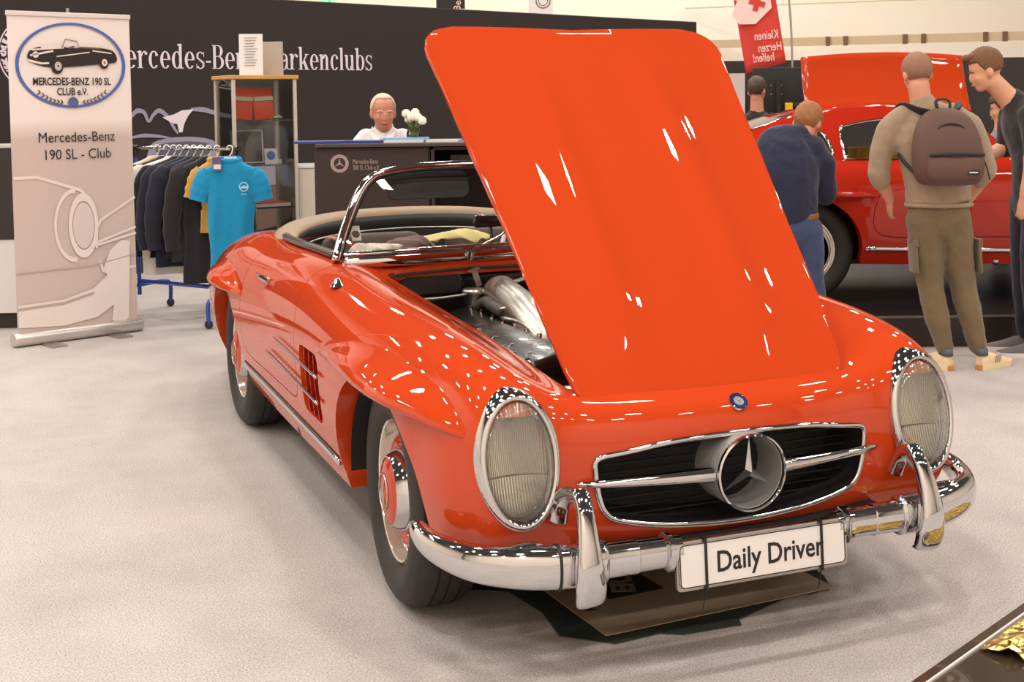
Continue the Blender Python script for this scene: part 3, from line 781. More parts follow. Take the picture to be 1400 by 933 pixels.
for s in (-1, 1):
    bm = bmesh.new(); tube(bm, [Vector((p.x*-s if s > 0 else p.x, p.y, p.z)) for p in roll], [(.022, .015)]*len(roll), 12); bmobj('door_capping', bm, MT['black'], tub, smooth=True)
    # seat
    st = bpy.data.objects.new('seat', None); COL.objects.link(st); st.parent = tub
    bm = bmesh.new(); box(bm, (s*.29, 1.55, .50), (.46, .50, .16), bevel=.06, seg=4); bmobj('cushion', bm, mat('brown_leather', (.045, .022, .016), .6), st, angle=40)
    bm = bmesh.new(); box(bm, (s*.29, 1.86, .70), (.46, .14, .46), Matrix.Rotation(rad(-14), 3, 'X'), bevel=.06, seg=4); bmobj('backrest', bm, bpy.data.materials['brown_leather'], st, angle=40)
half = [(-.655, 1.90, .895), (-.648, 2.02, .903), (-.615, 2.14, .915), (-.54, 2.25, .932), (-.42, 2.34, .945), (-.25, 2.40, .955), (0, 2.42, .960)]
hp = catmull(half+[(-x, y, z) for x, y, z in half[:-1][::-1]], 6); n = len(hp)
bm = bmesh.new(); tube(bm, hp, [(.010+.064*math.sin(PI*k/(n-1))**.35, .006+.026*math.sin(PI*k/(n-1))**.35) for k in range(n)], 16); bmobj('hood_cover_roll', bm, MT['tan'], tub, smooth=True)
bm = bmesh.new(); tube(bm, [Vector((p.x*.955, 1.6+(p.y-1.6)*.925, p.z-.035)) for p in hp], [(.02, .040)]*n, 12); bmobj('rear_padding', bm, MT['blackleather'], tub, smooth=True)
bm = bmesh.new(); tube(bm, [Vector((p.x*.93, 1.6+(p.y-1.6)*.87, p.z-.062)) for p in hp], [(.004, .007)]*n, 8); bmobj('chrome_beading', bm, MT['satin'], tub, smooth=True)
bm = bmesh.new()
sw = [Vector((.30, 1.30, .86))+Matrix.Rotation(rad(65), 3, 'X') @ Vector((.20*math.cos(a), .20*math.sin(a), 0)) for a in [2*PI*k/40 for k in range(40)]]
tube(bm, sw, .010, 10, closed=True)
for a in (0, 120, 240): tube(bm, [Vector((.30, 1.29, .85)), Vector((.30, 1.30, .86))+Matrix.Rotation(rad(65), 3, 'X') @ Vector((.195*math.cos(rad(a+90)), .195*math.sin(rad(a+90)), 0))], .006, 8)
bmobj('steering_wheel', bm, MT['platewhite'], tub, smooth=True)

# ---------------------------------------------------------------- engine bay
eng = bpy.data.objects.new('engine_bay', None); COL.objects.link(eng); eng.parent = car
bm = bmesh.new(); box(bm, (0, .897, .63), (1.02, .012, .44)); bmobj('bulkhead', bm, MT['black'], eng)
bm = bmesh.new(); prism(bm, rrect(-.115, .115, -.030, .030, .02), .012, Matrix.Translation((-.355, .878, .825)) @ Matrix.Rotation(PI/2, 4, 'X')); bmobj('bulkhead_pressing', bm, MT['dark'], eng)
bm = bmesh.new(); tube(bm, [Vector((-.355+x, .872, .825+z)) for x, z in rrect(-.118, .118, -.033, .033, .02)], .003, 6, closed=True, up=Vector((0, 1, 0))); bmobj('pressing_bead', bm, MT['black'], eng)
bm = bmesh.new()
for s in (-1, 1): box(bm, (s*.535, .20, .60), (.02, 1.38, .24))
box(bm, (0, .2, .36), (1.0, 1.4, .02)); box(bm, (0, -.45, .52), (.86, .03, .26)); bmobj('bay_sheeting', bm, MT['black'], eng)
# lip flange just under the opening edge
lp = [hit_top(x, y, -.014)[0] for x, y in HOOD_P]
bm = bmesh.new(); tube(bm, lp, [(.010, .005)]*len(lp), 8, closed=True); bmobj('rubber_seal', bm, MT['ink'], eng)
bm = bmesh.new(); box(bm, (-.315, .30, .70), (.17, .96, .09), Matrix.Rotation(rad(-12), 3, 'Y'), bevel=.03, seg=3); box(bm, (-.26, .30, .62), (.32, 1.0, .12), bevel=.02); bmobj('rocker_cover', bm, MT['black'], eng, angle=40)
for k in range(9):
    for dx in (-.105, .10):
        bm = bmesh.new(); z = .745+(-dx)*.0; lathe(bm, [(0, .012), (.008, .011), (.010, 0)], 10, Matrix.Translation((-.315+dx*.62, -.12+.105*k, .722 if dx < 0 else .752))); bmobj('cover_nut', bm, MT['chrome'], eng)
for k in range(6):
    bm = bmesh.new(); y = -.06+.15*k; tube(bm, catmull([(-.44, y, .62), (-.42, y-.02, .68), (-.39, y-.03, .715), (-.345, y-.01, .735)], 4), .010, 8); bmobj('fuel_pipe', bm, MT['black'], eng, smooth=True)
    bm = bmesh.new(); box(bm, (-.45, y, .635), (.05, .07, .05), bevel=.012); bmobj('pump_block', bm, MT['dark'], eng, angle=40)
bm = bmesh.new(); tube(bm, [(-.130, .755, .800), (-.131, .75, .800), (-.134, .735, .799), (-.165, .40, .765), (-.190, .16, .715), (-.205, .10, .66)], [(.050, .050), (.062, .062), (.067, .067), (.072, .072), (.066, .066), (.05, .05)], 28); ai = bmobj('intake_canister', bm, MT['alu'], eng, angle=40); ai['label'] = 'grey metal intake canister'
bm = bmesh.new(); tube(bm, catmull([(.04, .76, .79), (.03, .50, .78), (.02, .2, .74), (.0, -.1, .68)], 5), .055, 20); bmobj('intake_pipe', bm, MT['alu'], eng, smooth=True)
bm = bmesh.new(); tube(bm, catmull([(-.235, .74, .745), (-.215, .68, .780), (-.235, .56, .785), (-.225, .47, .770)], 5), .020, 12); bmobj('breather_hose', bm, mat('hose_rubber', (.06, .05, .042), .6), eng, smooth=True)
for pth, r_ in (([(-.24, .50, .775), (-.20, .42, .800), (-.13, .38, .832), (-.06, .36, .815)], .010), ([(-.25, .42, .762), (-.235, .28, .765), (-.25, .12, .745), (-.27, .02, .72), (-.26, -.10, .68)], .008), ([(-.45, .70, .80), (-.30, .74, .80), (-.10, .78, .82)], .005), ([(-.10, .78, .822), (.0, .80, .84), (.10, .80, .875), (.40, .80, .885)], .009), ([(-.25, -.05, .70), (-.18, -.15, .72), (-.08, -.22, .70), (.02, -.25, .66)], .012), ([(-.33, -.2, .64), (-.28, -.3, .66), (-.15, -.36, .64), (0, -.36, .62)], .018)):
    bm = bmesh.new(); tube(bm, catmull(pth, 5), r_, 10); bmobj('pipe', bm, MT['satin'], eng, smooth=True)
bm = bmesh.new(); lathe(bm, [(0, .020), (.040, .018), (.046, .012), (.046, .004), (.036, 0), (.030, -.06), (0, -.06)], 28, Matrix.Translation((-.225, .765, .800))); bmobj('filler_cap', bm, MT['satin'], eng, angle=40)
bm = bmesh.new(); box(bm, (-.195, .82, .850), (.022, .006, .065), Matrix.Rotation(rad(-18), 3, 'Y')); box(bm, (-.208, .82, .880), (.045, .02, .006), Matrix.Rotation(rad(-18), 3, 'Y')); bmobj('bracket', bm, MT['satin'], eng)
bm = bmesh.new()
for k in range(7): tube(bm, [Vector((-.28+.05*math.cos(a), -.12, .60+.05*math.sin(a)))+Vector((0, -.022*k, -.004*k)) for a in [2*PI*i/20 for i in range(20)]], .010, 8, closed=True, up=Vector((0, 1, 0)))
bmobj('ribbed_hose', bm, MT['black'], eng, smooth=True)
for k in range(5):
    bm = bmesh.new(); y = -.28+.08*k; lathe(bm, [(0, .05), (.022, .045), (.026, .02), (.026, 0)], 16, Matrix.Translation((-.20+.02*math.sin(k*2), y, .655))); bmobj('engine_fitting', bm, MT['alu'], eng, angle=40)
bm = bmesh.new(); box(bm, (0, -.40, .60), (.60, .06, .10), bevel=.01); bmobj('radiator', bm, MT['dark'], eng, angle=40)

# cloths lying in the cockpit
def rag(name, label, c, sx_, sy_, m_, seed):
    rn_ = random.Random(seed); V, F = [], []; n = 14; a_, b_ = rn_.random()*6, rn_.random()*6
    for i in range(n+1):
        for j in range(n+1):
            u, v = i/n-.5, j/n-.5; k = 1-.45*abs(u*v)*4
            V.append((c[0]+u*sx_*k+.006*math.sin(v*5+a_), c[1]+v*sy_*k+.006*math.sin(u*5+b_), c[2]+.012*math.sin(u*7+a_)*math.cos(v*5+b_)+.006*math.sin(u*15+v*11)+.035*(1-4*u*u)*(1-4*v*v)))
    for i in range(n):
        for j in range(n): q = i*(n+1)+j; F.append((q, q+n+1, q+n+2, q+1))
    o = meshobj(name, V, F, m_, None); md = o.modifiers.new('t', 'SOLIDIFY'); md.thickness = .004; tag(o, label, 'cloth'); return o
rag('folded_cloth', 'off-white folded cloth lying behind the windscreen of the roadster', (-.50, 1.12, .935), .22, .12, MT['cloth_white'], 3)
rag('yellow_cloth', 'pale yellow cloth lying inside the roadster near the mirror', (-.04, 1.50, .925), .34, .16, mat('yellow_rag', srgb(205, 190, 130), .85), 9)
rag('leather_jacket', 'dark brown leather garment lying in the roadster cockpit', (-.29, 1.33, .925), .22, .20, mat('brown_garment', srgb(84, 52, 46), .6), 5)
# ================================================================= THE HALL (hall axes: u right, h away, measured from under the photographer)
V0 = Vector((math.sin(YAW), math.cos(YAW), 0)); R0 = Vector((math.cos(YAW), -math.sin(YAW), 0))
def hall(u, h, z=0.0): q = Vector((CAM_POS.x, CAM_POS.y, 0))+V0*h+R0*u; return Vector((q.x, q.y, z))
RZ = -YAW
def hthing(name, label, cat, u, h, z=0.0, rz=0.0, group=None): return thing(name, label, cat, hall(u, h, z), RZ+rz, group)

# floor : short needle-felt carpet
mf = bpy.data.materials.new('felt_carpet'); mf.use_nodes = True; nt = mf.node_tree; b = nt.nodes['Principled BSDF']; b.inputs['Roughness'].default_value = .95; b.inputs['Specular IOR Level'].default_value = .15
tc = nt.nodes.new('ShaderNodeTexCoord')
n1 = nt.nodes.new('ShaderNodeTexNoise'); n1.inputs['Scale'].default_value = 170; n1.inputs['Detail'].default_value = 3
n2 = nt.nodes.new('ShaderNodeTexNoise'); n2.inputs['Scale'].default_value = 1.6; n2.inputs['Detail'].default_value = 6; n2.inputs['Roughness'].default_value = .65
for n in (n1, n2): nt.links.new(tc.outputs['Object'], n.inputs['Vector'])
r1 = nt.nodes.new('ShaderNodeMapRange'); r1.inputs[1].default_value = .3; r1.inputs[2].default_value = .7; nt.links.new(n1.outputs['Fac'], r1.inputs[0])
r2 = nt.nodes.new('ShaderNodeMapRange'); r2.inputs[1].default_value = .35; r2.inputs[2].default_value = .65; nt.links.new(n2.outputs['Fac'], r2.inputs[0])
m1 = nt.nodes.new('ShaderNodeMix'); m1.data_type = 'RGBA'; m1.inputs[6].default_value = (*srgb(158, 150, 147), 1); m1.inputs[7].default_value = (*srgb(214, 207, 203), 1); nt.links.new(r1.outputs[0], m1.inputs[0])
m2 = nt.nodes.new('ShaderNodeMix'); m2.data_type = 'RGBA'; m2.blend_type = 'MULTIPLY'; m2.inputs[0].default_value = 1
c2 = nt.nodes.new('ShaderNodeMix'); c2.data_type = 'RGBA'; c2.inputs[6].default_value = (.84, .83, .83, 1); c2.inputs[7].default_value = (1, .99, .98, 1); nt.links.new(r2.outputs[0], c2.inputs[0])
nt.links.new(m1.outputs[2], m2.inputs[6]); nt.links.new(c2.outputs[2], m2.inputs[7]); nt.links.new(m2.outputs[2], b.inputs['Base Color'])
bp = nt.nodes.new('ShaderNodeBump'); bp.inputs['Strength'].default_value = .15; bp.inputs['Distance'].default_value = .002; nt.links.new(n1.outputs['Fac'], bp.inputs['Height']); nt.links.new(bp.outputs['Normal'], b.inputs['Normal'])
bm = bmesh.new(); box(bm, (2, 11, -.05), (44, 44, .1)); struct(bmobj('floor', bm, mf))

creamwall = mat('cream_hall_wall', srgb(248, 238, 224), .8, noise=(.3, .05))
def wall_box(name, u, h, L, H, z0, m, t=.12, rz=0.0):
    bm = bmesh.new(); box(bm, (0, 0, z0+H/2), (L, t, H)); o = bmobj(name, bm, m); o.location = hall(u, h); o.rotation_euler = (0, 0, RZ+rz); return struct(o)
wall_box('wall_back', 2, 25, 46, 9.0, 0, creamwall)
wall_box('wall_right', 19, 12, 34, 9.0, 0, creamwall, rz=rad(90))
wall_box('wall_left', -15, 12, 34, 9.0, 0, creamwall, rz=rad(90))
wall_box('wall_front', 2, -6.5, 46, 9.0, 0, creamwall)
# dark exhibition wall of the stand
blk = mat('black_stand_wall', srgb(40, 31, 31), .75, noise=(2, .06))
WD = Vector((.9272, .3746, 0)); WN = Vector((.3746, -.9272, 0)); WO = Vector((-.809, 8.252, 0)); WA = math.atan2(WD.y, WD.x)
def onwall(s, z, off=.004): q = WO+WD*s+WN*(off+.0); return Vector((q.x, q.y, z))
bm = bmesh.new(); box(bm, (0, 0, 1.25), (12.9, .10, 2.5)); o = bmobj('wall_stand', bm, blk); q = WO+WD*1.75-WN*.05; o.location = (q.x, q.y, 0); o.rotation_euler = (0, 0, WA); struct(o)
bm = bmesh.new(); box(bm, (0, 0, 2.505), (12.9, .104, .012)); o = bmobj('trim_stand', bm, MT['darkgrey']); o.location = (q.x, q.y, 0); o.rotation_euler = (0, 0, WA); struct(o)
WM = lambda s, z, off=.003: Matrix.Translation(onwall(s, z, off)) @ Matrix.Rotation(WA, 4, 'Z') @ Matrix.Rotation(PI/2, 4, 'X')

# ---- condensed serif lettering drawn stroke by stroke
def serif_text(s, H):
    """polygons for text; H = cap height; returns (polys, width)"""
    polys = []; xh = .70; X = 0.0
    def rect(x0, y0, x1, y1): polys.append([(X+x0, y0), (X+x1, y0), (X+x1, y1), (X+x0, y1)])
    def quad(*p): polys.append([(X+a, b) for a, b in p])
    def ring(cx_, cy_, rx, ry, tx, ty, a0, a1, n=20):
        for k in range(n):
            A, B = rad(a0+(a1-a0)*k/n), rad(a0+(a1-a0)*(k+1)/n)
            f = lambda a, i: (X+cx_+(rx-(tx if i else 0))*math.cos(a), cy_+(ry-(ty if i else 0))*math.sin(a))
            polys.append([f(A, 0), f(B, 0), f(B, 1), f(A, 1)])
    def dot(cx_, cy_, r): polys.append([(X+cx_+r*math.cos(2*PI*k/12), cy_+r*math.sin(2*PI*k/12)) for k in range(12)])
    st, th, sf = .115, .038, .035
    def stem(x, y0, y1, bot=True, top=None):
        rect(x, y0, x+st, y1)
        if bot: rect(x-.05, y0, x+st+.05, y0+sf)
        if top == 'full': rect(x-.05, y1-sf, x+st+.05, y1)
        if top == 'flag': quad((x-.06, y1-.055), (x, y1-.09), (x, y1), (x-.06, y1-.03))
    for ch in s:
        if ch == ' ': X += .26; continue
        if ch == '-': rect(.02, .26, .23, .33); X += .27
        elif ch == 'r': stem(.05, 0, xh, True, 'flag'); ring(.29, .47, .135, .225, .04, .05, 60, 178); dot(.345, .60, .062); X += .43
        elif ch == 'c': ring(.23, .35, .21, .36, st, th, 42, 318); dot(.345, .545, .058); X += .47
        elif ch == 'e': ring(.23, .35, .21, .36, st, th, 0, 318); rect(.10, .345, .44, .385); X += .48
        elif ch == 'd': ring(.23, .35, .21, .36, st, th, 30, 330); rect(.32, 0, .32+st, 1.02); quad((.26, .95), (.32, .93), (.32, 1.02), (.26, .99)); rect(.40, 0, .50, sf); X += .54
        elif ch == 'b': ring(.27, .35, .21, .36, st, th, -150, 150); rect(.06, 0, .06+st, 1.02); quad((0, .95), (.06, .93), (.06, 1.02), (0, .99)); X += .52
        elif ch == 's':
            ring(.20, .52, .165, .19, .085, th, 35, 205); ring(.20, .18, .175, .19, .085, th, -155, 30)
            quad((.04, .46), (.16, .40), (.37, .22), (.25, .28)); quad((.04, .52), (.04, .44), (.37, .14), (.37, .27)); rect(.335, .50, .36, .70); rect(.03, 0, .055, .2); X += .43
        elif ch == 'n': stem(.05, 0, xh, True, 'flag'); ring(.29, .45, .145, .26, st, .05, 0, 165); rect(.32, 0, .435, .46); rect(.27, 0, .485, sf); X += .54
        elif ch == 'u': stem(.05, .2, xh, False, 'flag'); ring(.23, .24, .18, .25, st, .05, 180, 350); rect(.33, 0, .33+st, xh); quad((.27, .65), (.33, .62), (.33, .70), (.27, .68)); rect(.42, 0, .50, sf); X += .54
        elif ch == 'z': rect(.03, 0, .39, .045); rect(.03, xh-.045, .38, xh); quad((.03, .04), (.16, .04), (.38, xh-.04), (.25, xh-.04)); rect(.36, 0, .39, .18); rect(.03, .55, .06, xh); X += .43
        elif ch == 'l': stem(.05, 0, 1.02, True, 'flag'); X += .27
        elif ch == 'k': stem(.05, 0, 1.02, True, 'flag'); quad((.16, .28), (.20, .25), (.42, .66), (.36, .68)); quad((.20, .38), (.30, .44), (.47, .02), (.33, .02)); rect(.29, 0, .52, sf); rect(.30, xh-sf, .48, xh); X += .54
        elif ch == 'a': ring(.19, .19, .165, .21, .09, th, 60, 360); ring(.22, .50, .16, .20, .09, th, 0, 160); dot(.095, .56, .052); rect(.29, .04, .29+st*.85, .52); quad((.38, 0), (.47, 0), (.47, .04), (.38, .06)); quad((.12, .36), (.14, .40), (.30, .46), (.30, .41)); X += .48
        elif ch == 'B': stem(.06, 0, 1, True, 'full'); ring(.28, .755, .20, .245, .115, th, -90, 90); ring(.29, .27, .235, .27, .12, th, -90, 90); rect(.15, 1-th, .29, 1); rect(.15, 0, .29, th); rect(.15, .51, .29, .545); X += .57
        elif ch == 'M':
            rect(.07, 0, .11, 1); rect(0, 0, .18, sf); rect(0, 1-sf, .16, 1); quad((.07, 1), (.20, 1), (.42, .06), (.36, .0)); quad((.36, 0), (.40, 0), (.62, 1), (.58, 1)); rect(.57, 0, .57+st, 1); rect(.51, 0, .74, sf); rect(.58, 1-sf, .74, 1); X += .79
        else: X += .3
    return [[(x*H, y*H) for x, y in p] for p in polys], X*H
def flat_polys(name, polys, M, m, parent=None, th=.0012):
    bm = bmesh.new()
    for p in polys:
        vs = [bm.verts.new(M @ Vector((a, b, th))) for a, b in p]
        try:
            f = bm.faces.new(vs)
        except ValueError: continue
        f.normal_update()
        if (M.to_3x3() @ Vector((0, 0, 1))).dot(f.normal) < 0: f.normal_flip()
    me = bpy.data.meshes.new(name); bm.to_mesh(me); bm.free()
    return link(name, me, m, parent, smooth=False)
def ringpoly(cx_, cy_, r1, r2, a0=0, a1=360, n=48, ky=1.0):
    out = []
    for k in range(n):
        A, B = rad(a0+(a1-a0)*k/n), rad(a0+(a1-a0)*(k+1)/n)
        out.append([(cx_+r1*math.cos(A), cy_+ky*r1*math.sin(A)), (cx_+r1*math.cos(B), cy_+ky*r1*math.sin(B)), (cx_+r2*math.cos(B), cy_+ky*r2*math.sin(B)), (cx_+r2*math.cos(A), cy_+ky*r2*math.sin(A))])
    return out
def disc(cx_, cy_, r, n=48, ky=1.0): return [[(cx_+r*math.cos(2*PI*k/n), cy_+ky*r*math.sin(2*PI*k/n)) for k in range(n)]]
def line(p, q, w_): 
    d = Vector((q[0]-p[0], q[1]-p[1])); n = Vector((-d.y, d.x)).normalized()*w_/2
    return [(p[0]+n.x, p[1]+n.y), (q[0]+n.x, q[1]+n.y), (q[0]-n.x, q[1]-n.y), (p[0]-n.x, p[1]-n.y)]
def leaf(x, y, L, w_, ang): 
    c, s = math.cos(ang), math.sin(ang); return [(x+c*a*L-s*b*w_, y+s*a*L+c*b*w_) for a, b in ((0, 0), (.3, .5), (.65, .42), (1, 0), (.65, -.42), (.3, -.5))]
lav = mat('lavender_print', srgb(226, 216, 226), .7)
lavmid = mat('lavender_grey_print', srgb(150, 146, 168), .7); lavdk = mat('slate_print', srgb(92, 88, 104), .7); brn = mat('bronze_print', srgb(120, 92, 82), .6)
sign = thing('wall_sign', 'pale serif company name lettering with round wreath emblem on the black stand wall', 'sign', (0, 0, 0))
pl1, w1 = serif_text('Me', .220); pl2, w2 = serif_text('rcedes-Benz Markenclubs', .220)
kx = (2.857-.221)/w2
flat_polys('lettering', [[(x*kx, y) for x, y in p] for p in pl2], WM(.221, 1.836), lav, sign)
flat_polys('lettering', [[(x*kx, y) for x, y in p] for p in pl1], WM(.221-w1*kx, 1.836), lav, sign)
EC = (-.720, 1.945)
flat_polys('emblem_ring', ringpoly(0, 0, .308, .297)+ringpoly(0, 0, .220, .213)+disc(0, 0, .205), WM(*EC), lav, sign)
flat_polys('emblem_star', [[(0, 0), (.012*math.cos(rad(a+60)), .012*math.sin(rad(a+60))), (.2*math.cos(rad(a)), .2*math.sin(rad(a))), (.012*math.cos(rad(a-60)), .012*math.sin(rad(a-60)))] for a in (90, 210, 330)], WM(*EC, .006), blk, sign)
for k in range(5):
    for sg_ in (-1, 1):
        for q in (-1, 1):
            a = rad(180-sg_*0+(-32+16*k)) if sg_ < 0 else rad(-32+16*k)
            pass
pol = []
for k in range(6):
    for base in (180, 0):
        a = rad(base+(-30+12*k)); x, y = .258*math.cos(a), .258*math.sin(a)
        t_ = a+(-1 if base else 1)*PI/2
        pol += [leaf(x, y, .052, .022, t_+.5), leaf(x, y, .052, .022, t_-.5)]
flat_polys('emblem_wreath', pol, WM(*EC), lav, sign)
def arc_text(s, R, a_mid, size, M, m, parent, flip=False, step=None, name='lettering'):
    step = step or size*.82/R; n = len(s)
    for i, ch in enumerate(s):
        if ch == ' ': continue
        a = a_mid-(i-(n-1)/2)*step*(-1 if flip else 1)
        rot = a-PI/2 if not flip else a+PI/2
        text_obj(name, ch, size, M @ Matrix.Translation((R*math.cos(a), R*math.sin(a), .001)) @ Matrix.Rotation(rot, 4, 'Z'), m, parent, ext=.0003, bold=size*.02)
arc_text('MERCEDES-BENZ', .258, rad(90), .075, WM(*EC), lav, sign)
arc_text('MARKENCLUBS', .258, rad(270), .075, WM(*EC), lav, sign, flip=True)
# printed picture of a silver gull-winged coupe on the wall
pic = thing('wall_print', 'large printed picture of a silver car with raised wing doors on the black wall', 'print', (0, 0, 0))
def sp(P, n=6): return [(p.x, p.y) for p in catmull([(a, b, 0) for a, b in P], n, True)]
def tri(poly, c=None):
    c = c or (sum(p[0] for p in poly)/len(poly), sum(p[1] for p in poly)/len(poly)); return [[c, poly[i], poly[(i+1) % len(poly)]] for i in range(len(poly))]
flat_polys('print_body', tri(sp([(.26, 1.16), (.32, 1.23), (.50, 1.265), (.75, 1.262), (.93, 1.22), (.99, 1.14), (.98, 1.0), (.95, .80), (.25, .80), (.22, 1.0)])), WM(.045, -.055, .004), lavmid, pic)
flat_polys('print_windscreen', tri(sp([(.33, 1.17), (.40, 1.21), (.65, 1.225), (.86, 1.20), (.91, 1.15), (.86, 1.10), (.62, 1.09), (.38, 1.10)])), WM(.045, -.055, .007), lavdk, pic)
PW = lambda: WM(0, 0, .006)
def band(P, ws, n=6):
    q = catmull([(a, b, 0) for a, b in P], n); out = []; m_ = len(q)-1
    for k in range(m_):
        t0, t1 = k/m_*(len(ws)-1), (k+1)/m_*(len(ws)-1); w0, w1 = np.interp(t0, range(len(ws)), ws), np.interp(t1, range(len(ws)), ws)
        d0 = (q[min(k+1, m_)]-q[max(k-1, 0)]).normalized(); d1 = (q[min(k+2, m_)]-q[k]).normalized()
        out.append([(q[k].x-d0.y*w0, q[k].y+d0.x*w0), (q[k].x+d0.y*w0, q[k].y-d0.x*w0), (q[k+1].x+d1.y*w1, q[k+1].y-d1.x*w1), (q[k+1].x-d1.y*w1, q[k+1].y+d1.x*w1)])
    return out
flat_polys('print_roof', [[(.52, 1.42), (.60, 1.455), (.72, 1.465), (.66, 1.40), (.62, 1.33), (.60, 1.255), (.565, 1.255), (.55, 1.33)], [(.40, 1.395), (.52, 1.42), (.55, 1.33), (.50, 1.34)]], WM(.045, 0, .008), lav, pic)
flat_polys('print_wing_door', band([(.14, 1.40), (.20, 1.455), (.27, 1.44), (.31, 1.36), (.36, 1.42), (.42, 1.455), (.50, 1.40), (.56, 1.30), (.60, 1.245)], [.012, .022, .018, .012, .016, .022, .018, .014, .010]), PW(), lavmid, pic)
flat_polys('print_wing_door', band([(.74, 1.462), (.86, 1.46), (.98, 1.43), (1.10, 1.40), (1.20, 1.385)], [.014, .024, .020, .020, .014]), PW(), lavmid, pic)
flat_polys('print_wing_door', band([(.14, 1.22), (.26, 1.235), (.40, 1.225), (.53, 1.205)], [.010, .018, .014, .006]), PW(), lavmid, pic)
flat_polys('print_flank', tri(sp([(1.15, .95), (1.35, 1.0), (1.6, 1.0), (1.78, .93), (1.80, .80), (1.70, .68), (1.4, .62), (1.15, .60)])), WM(.045, -.055, .004), lavmid, pic)
flat_polys('print_flank', tri(sp([(1.15, .70), (1.45, .78), (1.75, .74), (1.82, .58), (1.7, .42), (1.4, .35), (1.15, .36)])), WM(.045, -.055, .006), brn, pic)
flat_polys('print_headlamp', disc(1.26, .66, .13, ky=1.5), WM(.045, -.055, .008), lavdk, pic)
flat_polys('print_headlamp', ringpoly(1.26, .66, .135, .12, ky=1.5), WM(.045, -.055, .009), lav, pic)

# ---------------------------------------------------------------- roll-up banner
bn = hthing('roll_up_banner', 'tall pale roll-up banner with a blue oval ring at the left of the rack', 'banner', -2.815, 8.39, 0, rad(42.6))
BW = .80
cream_b = bpy.data.materials.new('banner_fabric'); cream_b.use_nodes = True; nt = cream_b.node_tree; b = nt.nodes['Principled BSDF']; b.inputs['Roughness'].default_value = .55
tcn = nt.nodes.new('ShaderNodeTexCoord'); sx = nt.nodes.new('ShaderNodeSeparateXYZ'); nt.links.new(tcn.outputs['Object'], sx.inputs[0])
mr = nt.nodes.new('ShaderNodeMapRange'); mr.inputs[1].default_value = 1.42; mr.inputs[2].default_value = 1.30; nt.links.new(sx.outputs[2], mr.inputs[0])
mx = nt.nodes.new('ShaderNodeMix'); mx.data_type = 'RGBA'; mx.inputs[6].default_value = (*srgb(240, 230, 226), 1); mx.inputs[7].default_value = (*srgb(205, 188, 180), 1)
nt.links.new(mr.outputs[0], mx.inputs[0]); nt.links.new(mx.outputs[2], b.inputs['Base Color'])
bm = bmesh.new(); tube(bm, [(-.43, 0, .045), (-.42, 0, .045), (.42, 0, .045), (.43, 0, .045)], [(.05, .040), (.055, .045), (.055, .045), (.05, .040)], 16, sq=.8); bmobj('cassette', bm, mat('brushed_silver', (.62, .58, .55), .35, .6), bn, angle=35)
bm = bmesh.new(); box(bm, (-.22, -.10, .006), (.10, .22, .008)); bmobj('foot', bm, MT['satin'], bn)
bm = bmesh.new(); box(bm, (.22, -.10, .006), (.10, .22, .008)); bmobj('foot', bm, MT['satin'], bn)
V, F = [], []
for i in range(25):
    z = .06+2.02*i/24
    for j in range(9):
        x = -.405+.81*j/8; V.append((x, -.01+.006*math.sin(x*7)*math.sin(z*1.5), z))
for i in range(24):
    for j in range(8): a = i*9+j; F.append((a, a+1, a+10, a+9))
fb = meshobj('banner_sheet', V, F, cream_b, bn)
bm = bmesh.new(); box(bm, (0, -.01, 2.085), (.82, .022, .03), bevel=.004); bmobj('top_rail', bm, mat('rail_white', (.75, .70, .67), .4), bn)
bm = bmesh.new(); tube(bm, [(0, .02, .08), (0, .02, 2.13)], .011, 10); bmobj('pole', bm, MT['satin'], bn)
BM = lambda x, z, off=.018: Matrix.Translation((x, -off, z)) @ Matrix.Rotation(PI/2, 4, 'X')
blue = mat('oval_blue', srgb(80, 105, 175), .6); inkb = mat('warm_black_print', srgb(38, 30, 30), .6); greyp = mat('warm_grey_print', srgb(110, 98, 94), .6); pw = mat('print_highlight', srgb(232, 220, 214), .55); pd = mat('print_shade', srgb(186, 168, 161), .6)
OC = (.0, 1.765)
flat_polys('oval_ring', ringpoly(0, 0, .365, .343, ky=.745), BM(*OC), blue, bn)
text_obj('oval_lettering', 'MERCEDES-BENZ 190 SL', .066, BM(0, 1.660, .020), inkb, bn, ext=.0003, sx=.74, bold=.0012)
text_obj('oval_lettering', 'CLUB e.V.', .066, BM(0, 1.596, .020), inkb, bn, ext=.0003, sx=.74, bold=.0012)
flat_polys('oval_badge', disc(0, 0, .031), BM(0, 1.528, .020), blue, bn)
flat_polys('oval_badge_ring', ringpoly(0, 0, .035, .030)+ringpoly(0, 0, .020, .017), BM(0, 1.528, .022), greyp, bn)
pol = []
for sg_ in (-1, 1):
    for k in range(7):
        t = k/6; x = sg_*(.065+.145*t); z = 1.525+.012*t+.052*t*t; a = math.atan2(.35, sg_)
        pol += [leaf(x, z, .028, .012, a+.6), leaf(x, z, .028, .012, a-.6)]
flat_polys('oval_laurel', pol, BM(0, 0, .020), greyp, bn)
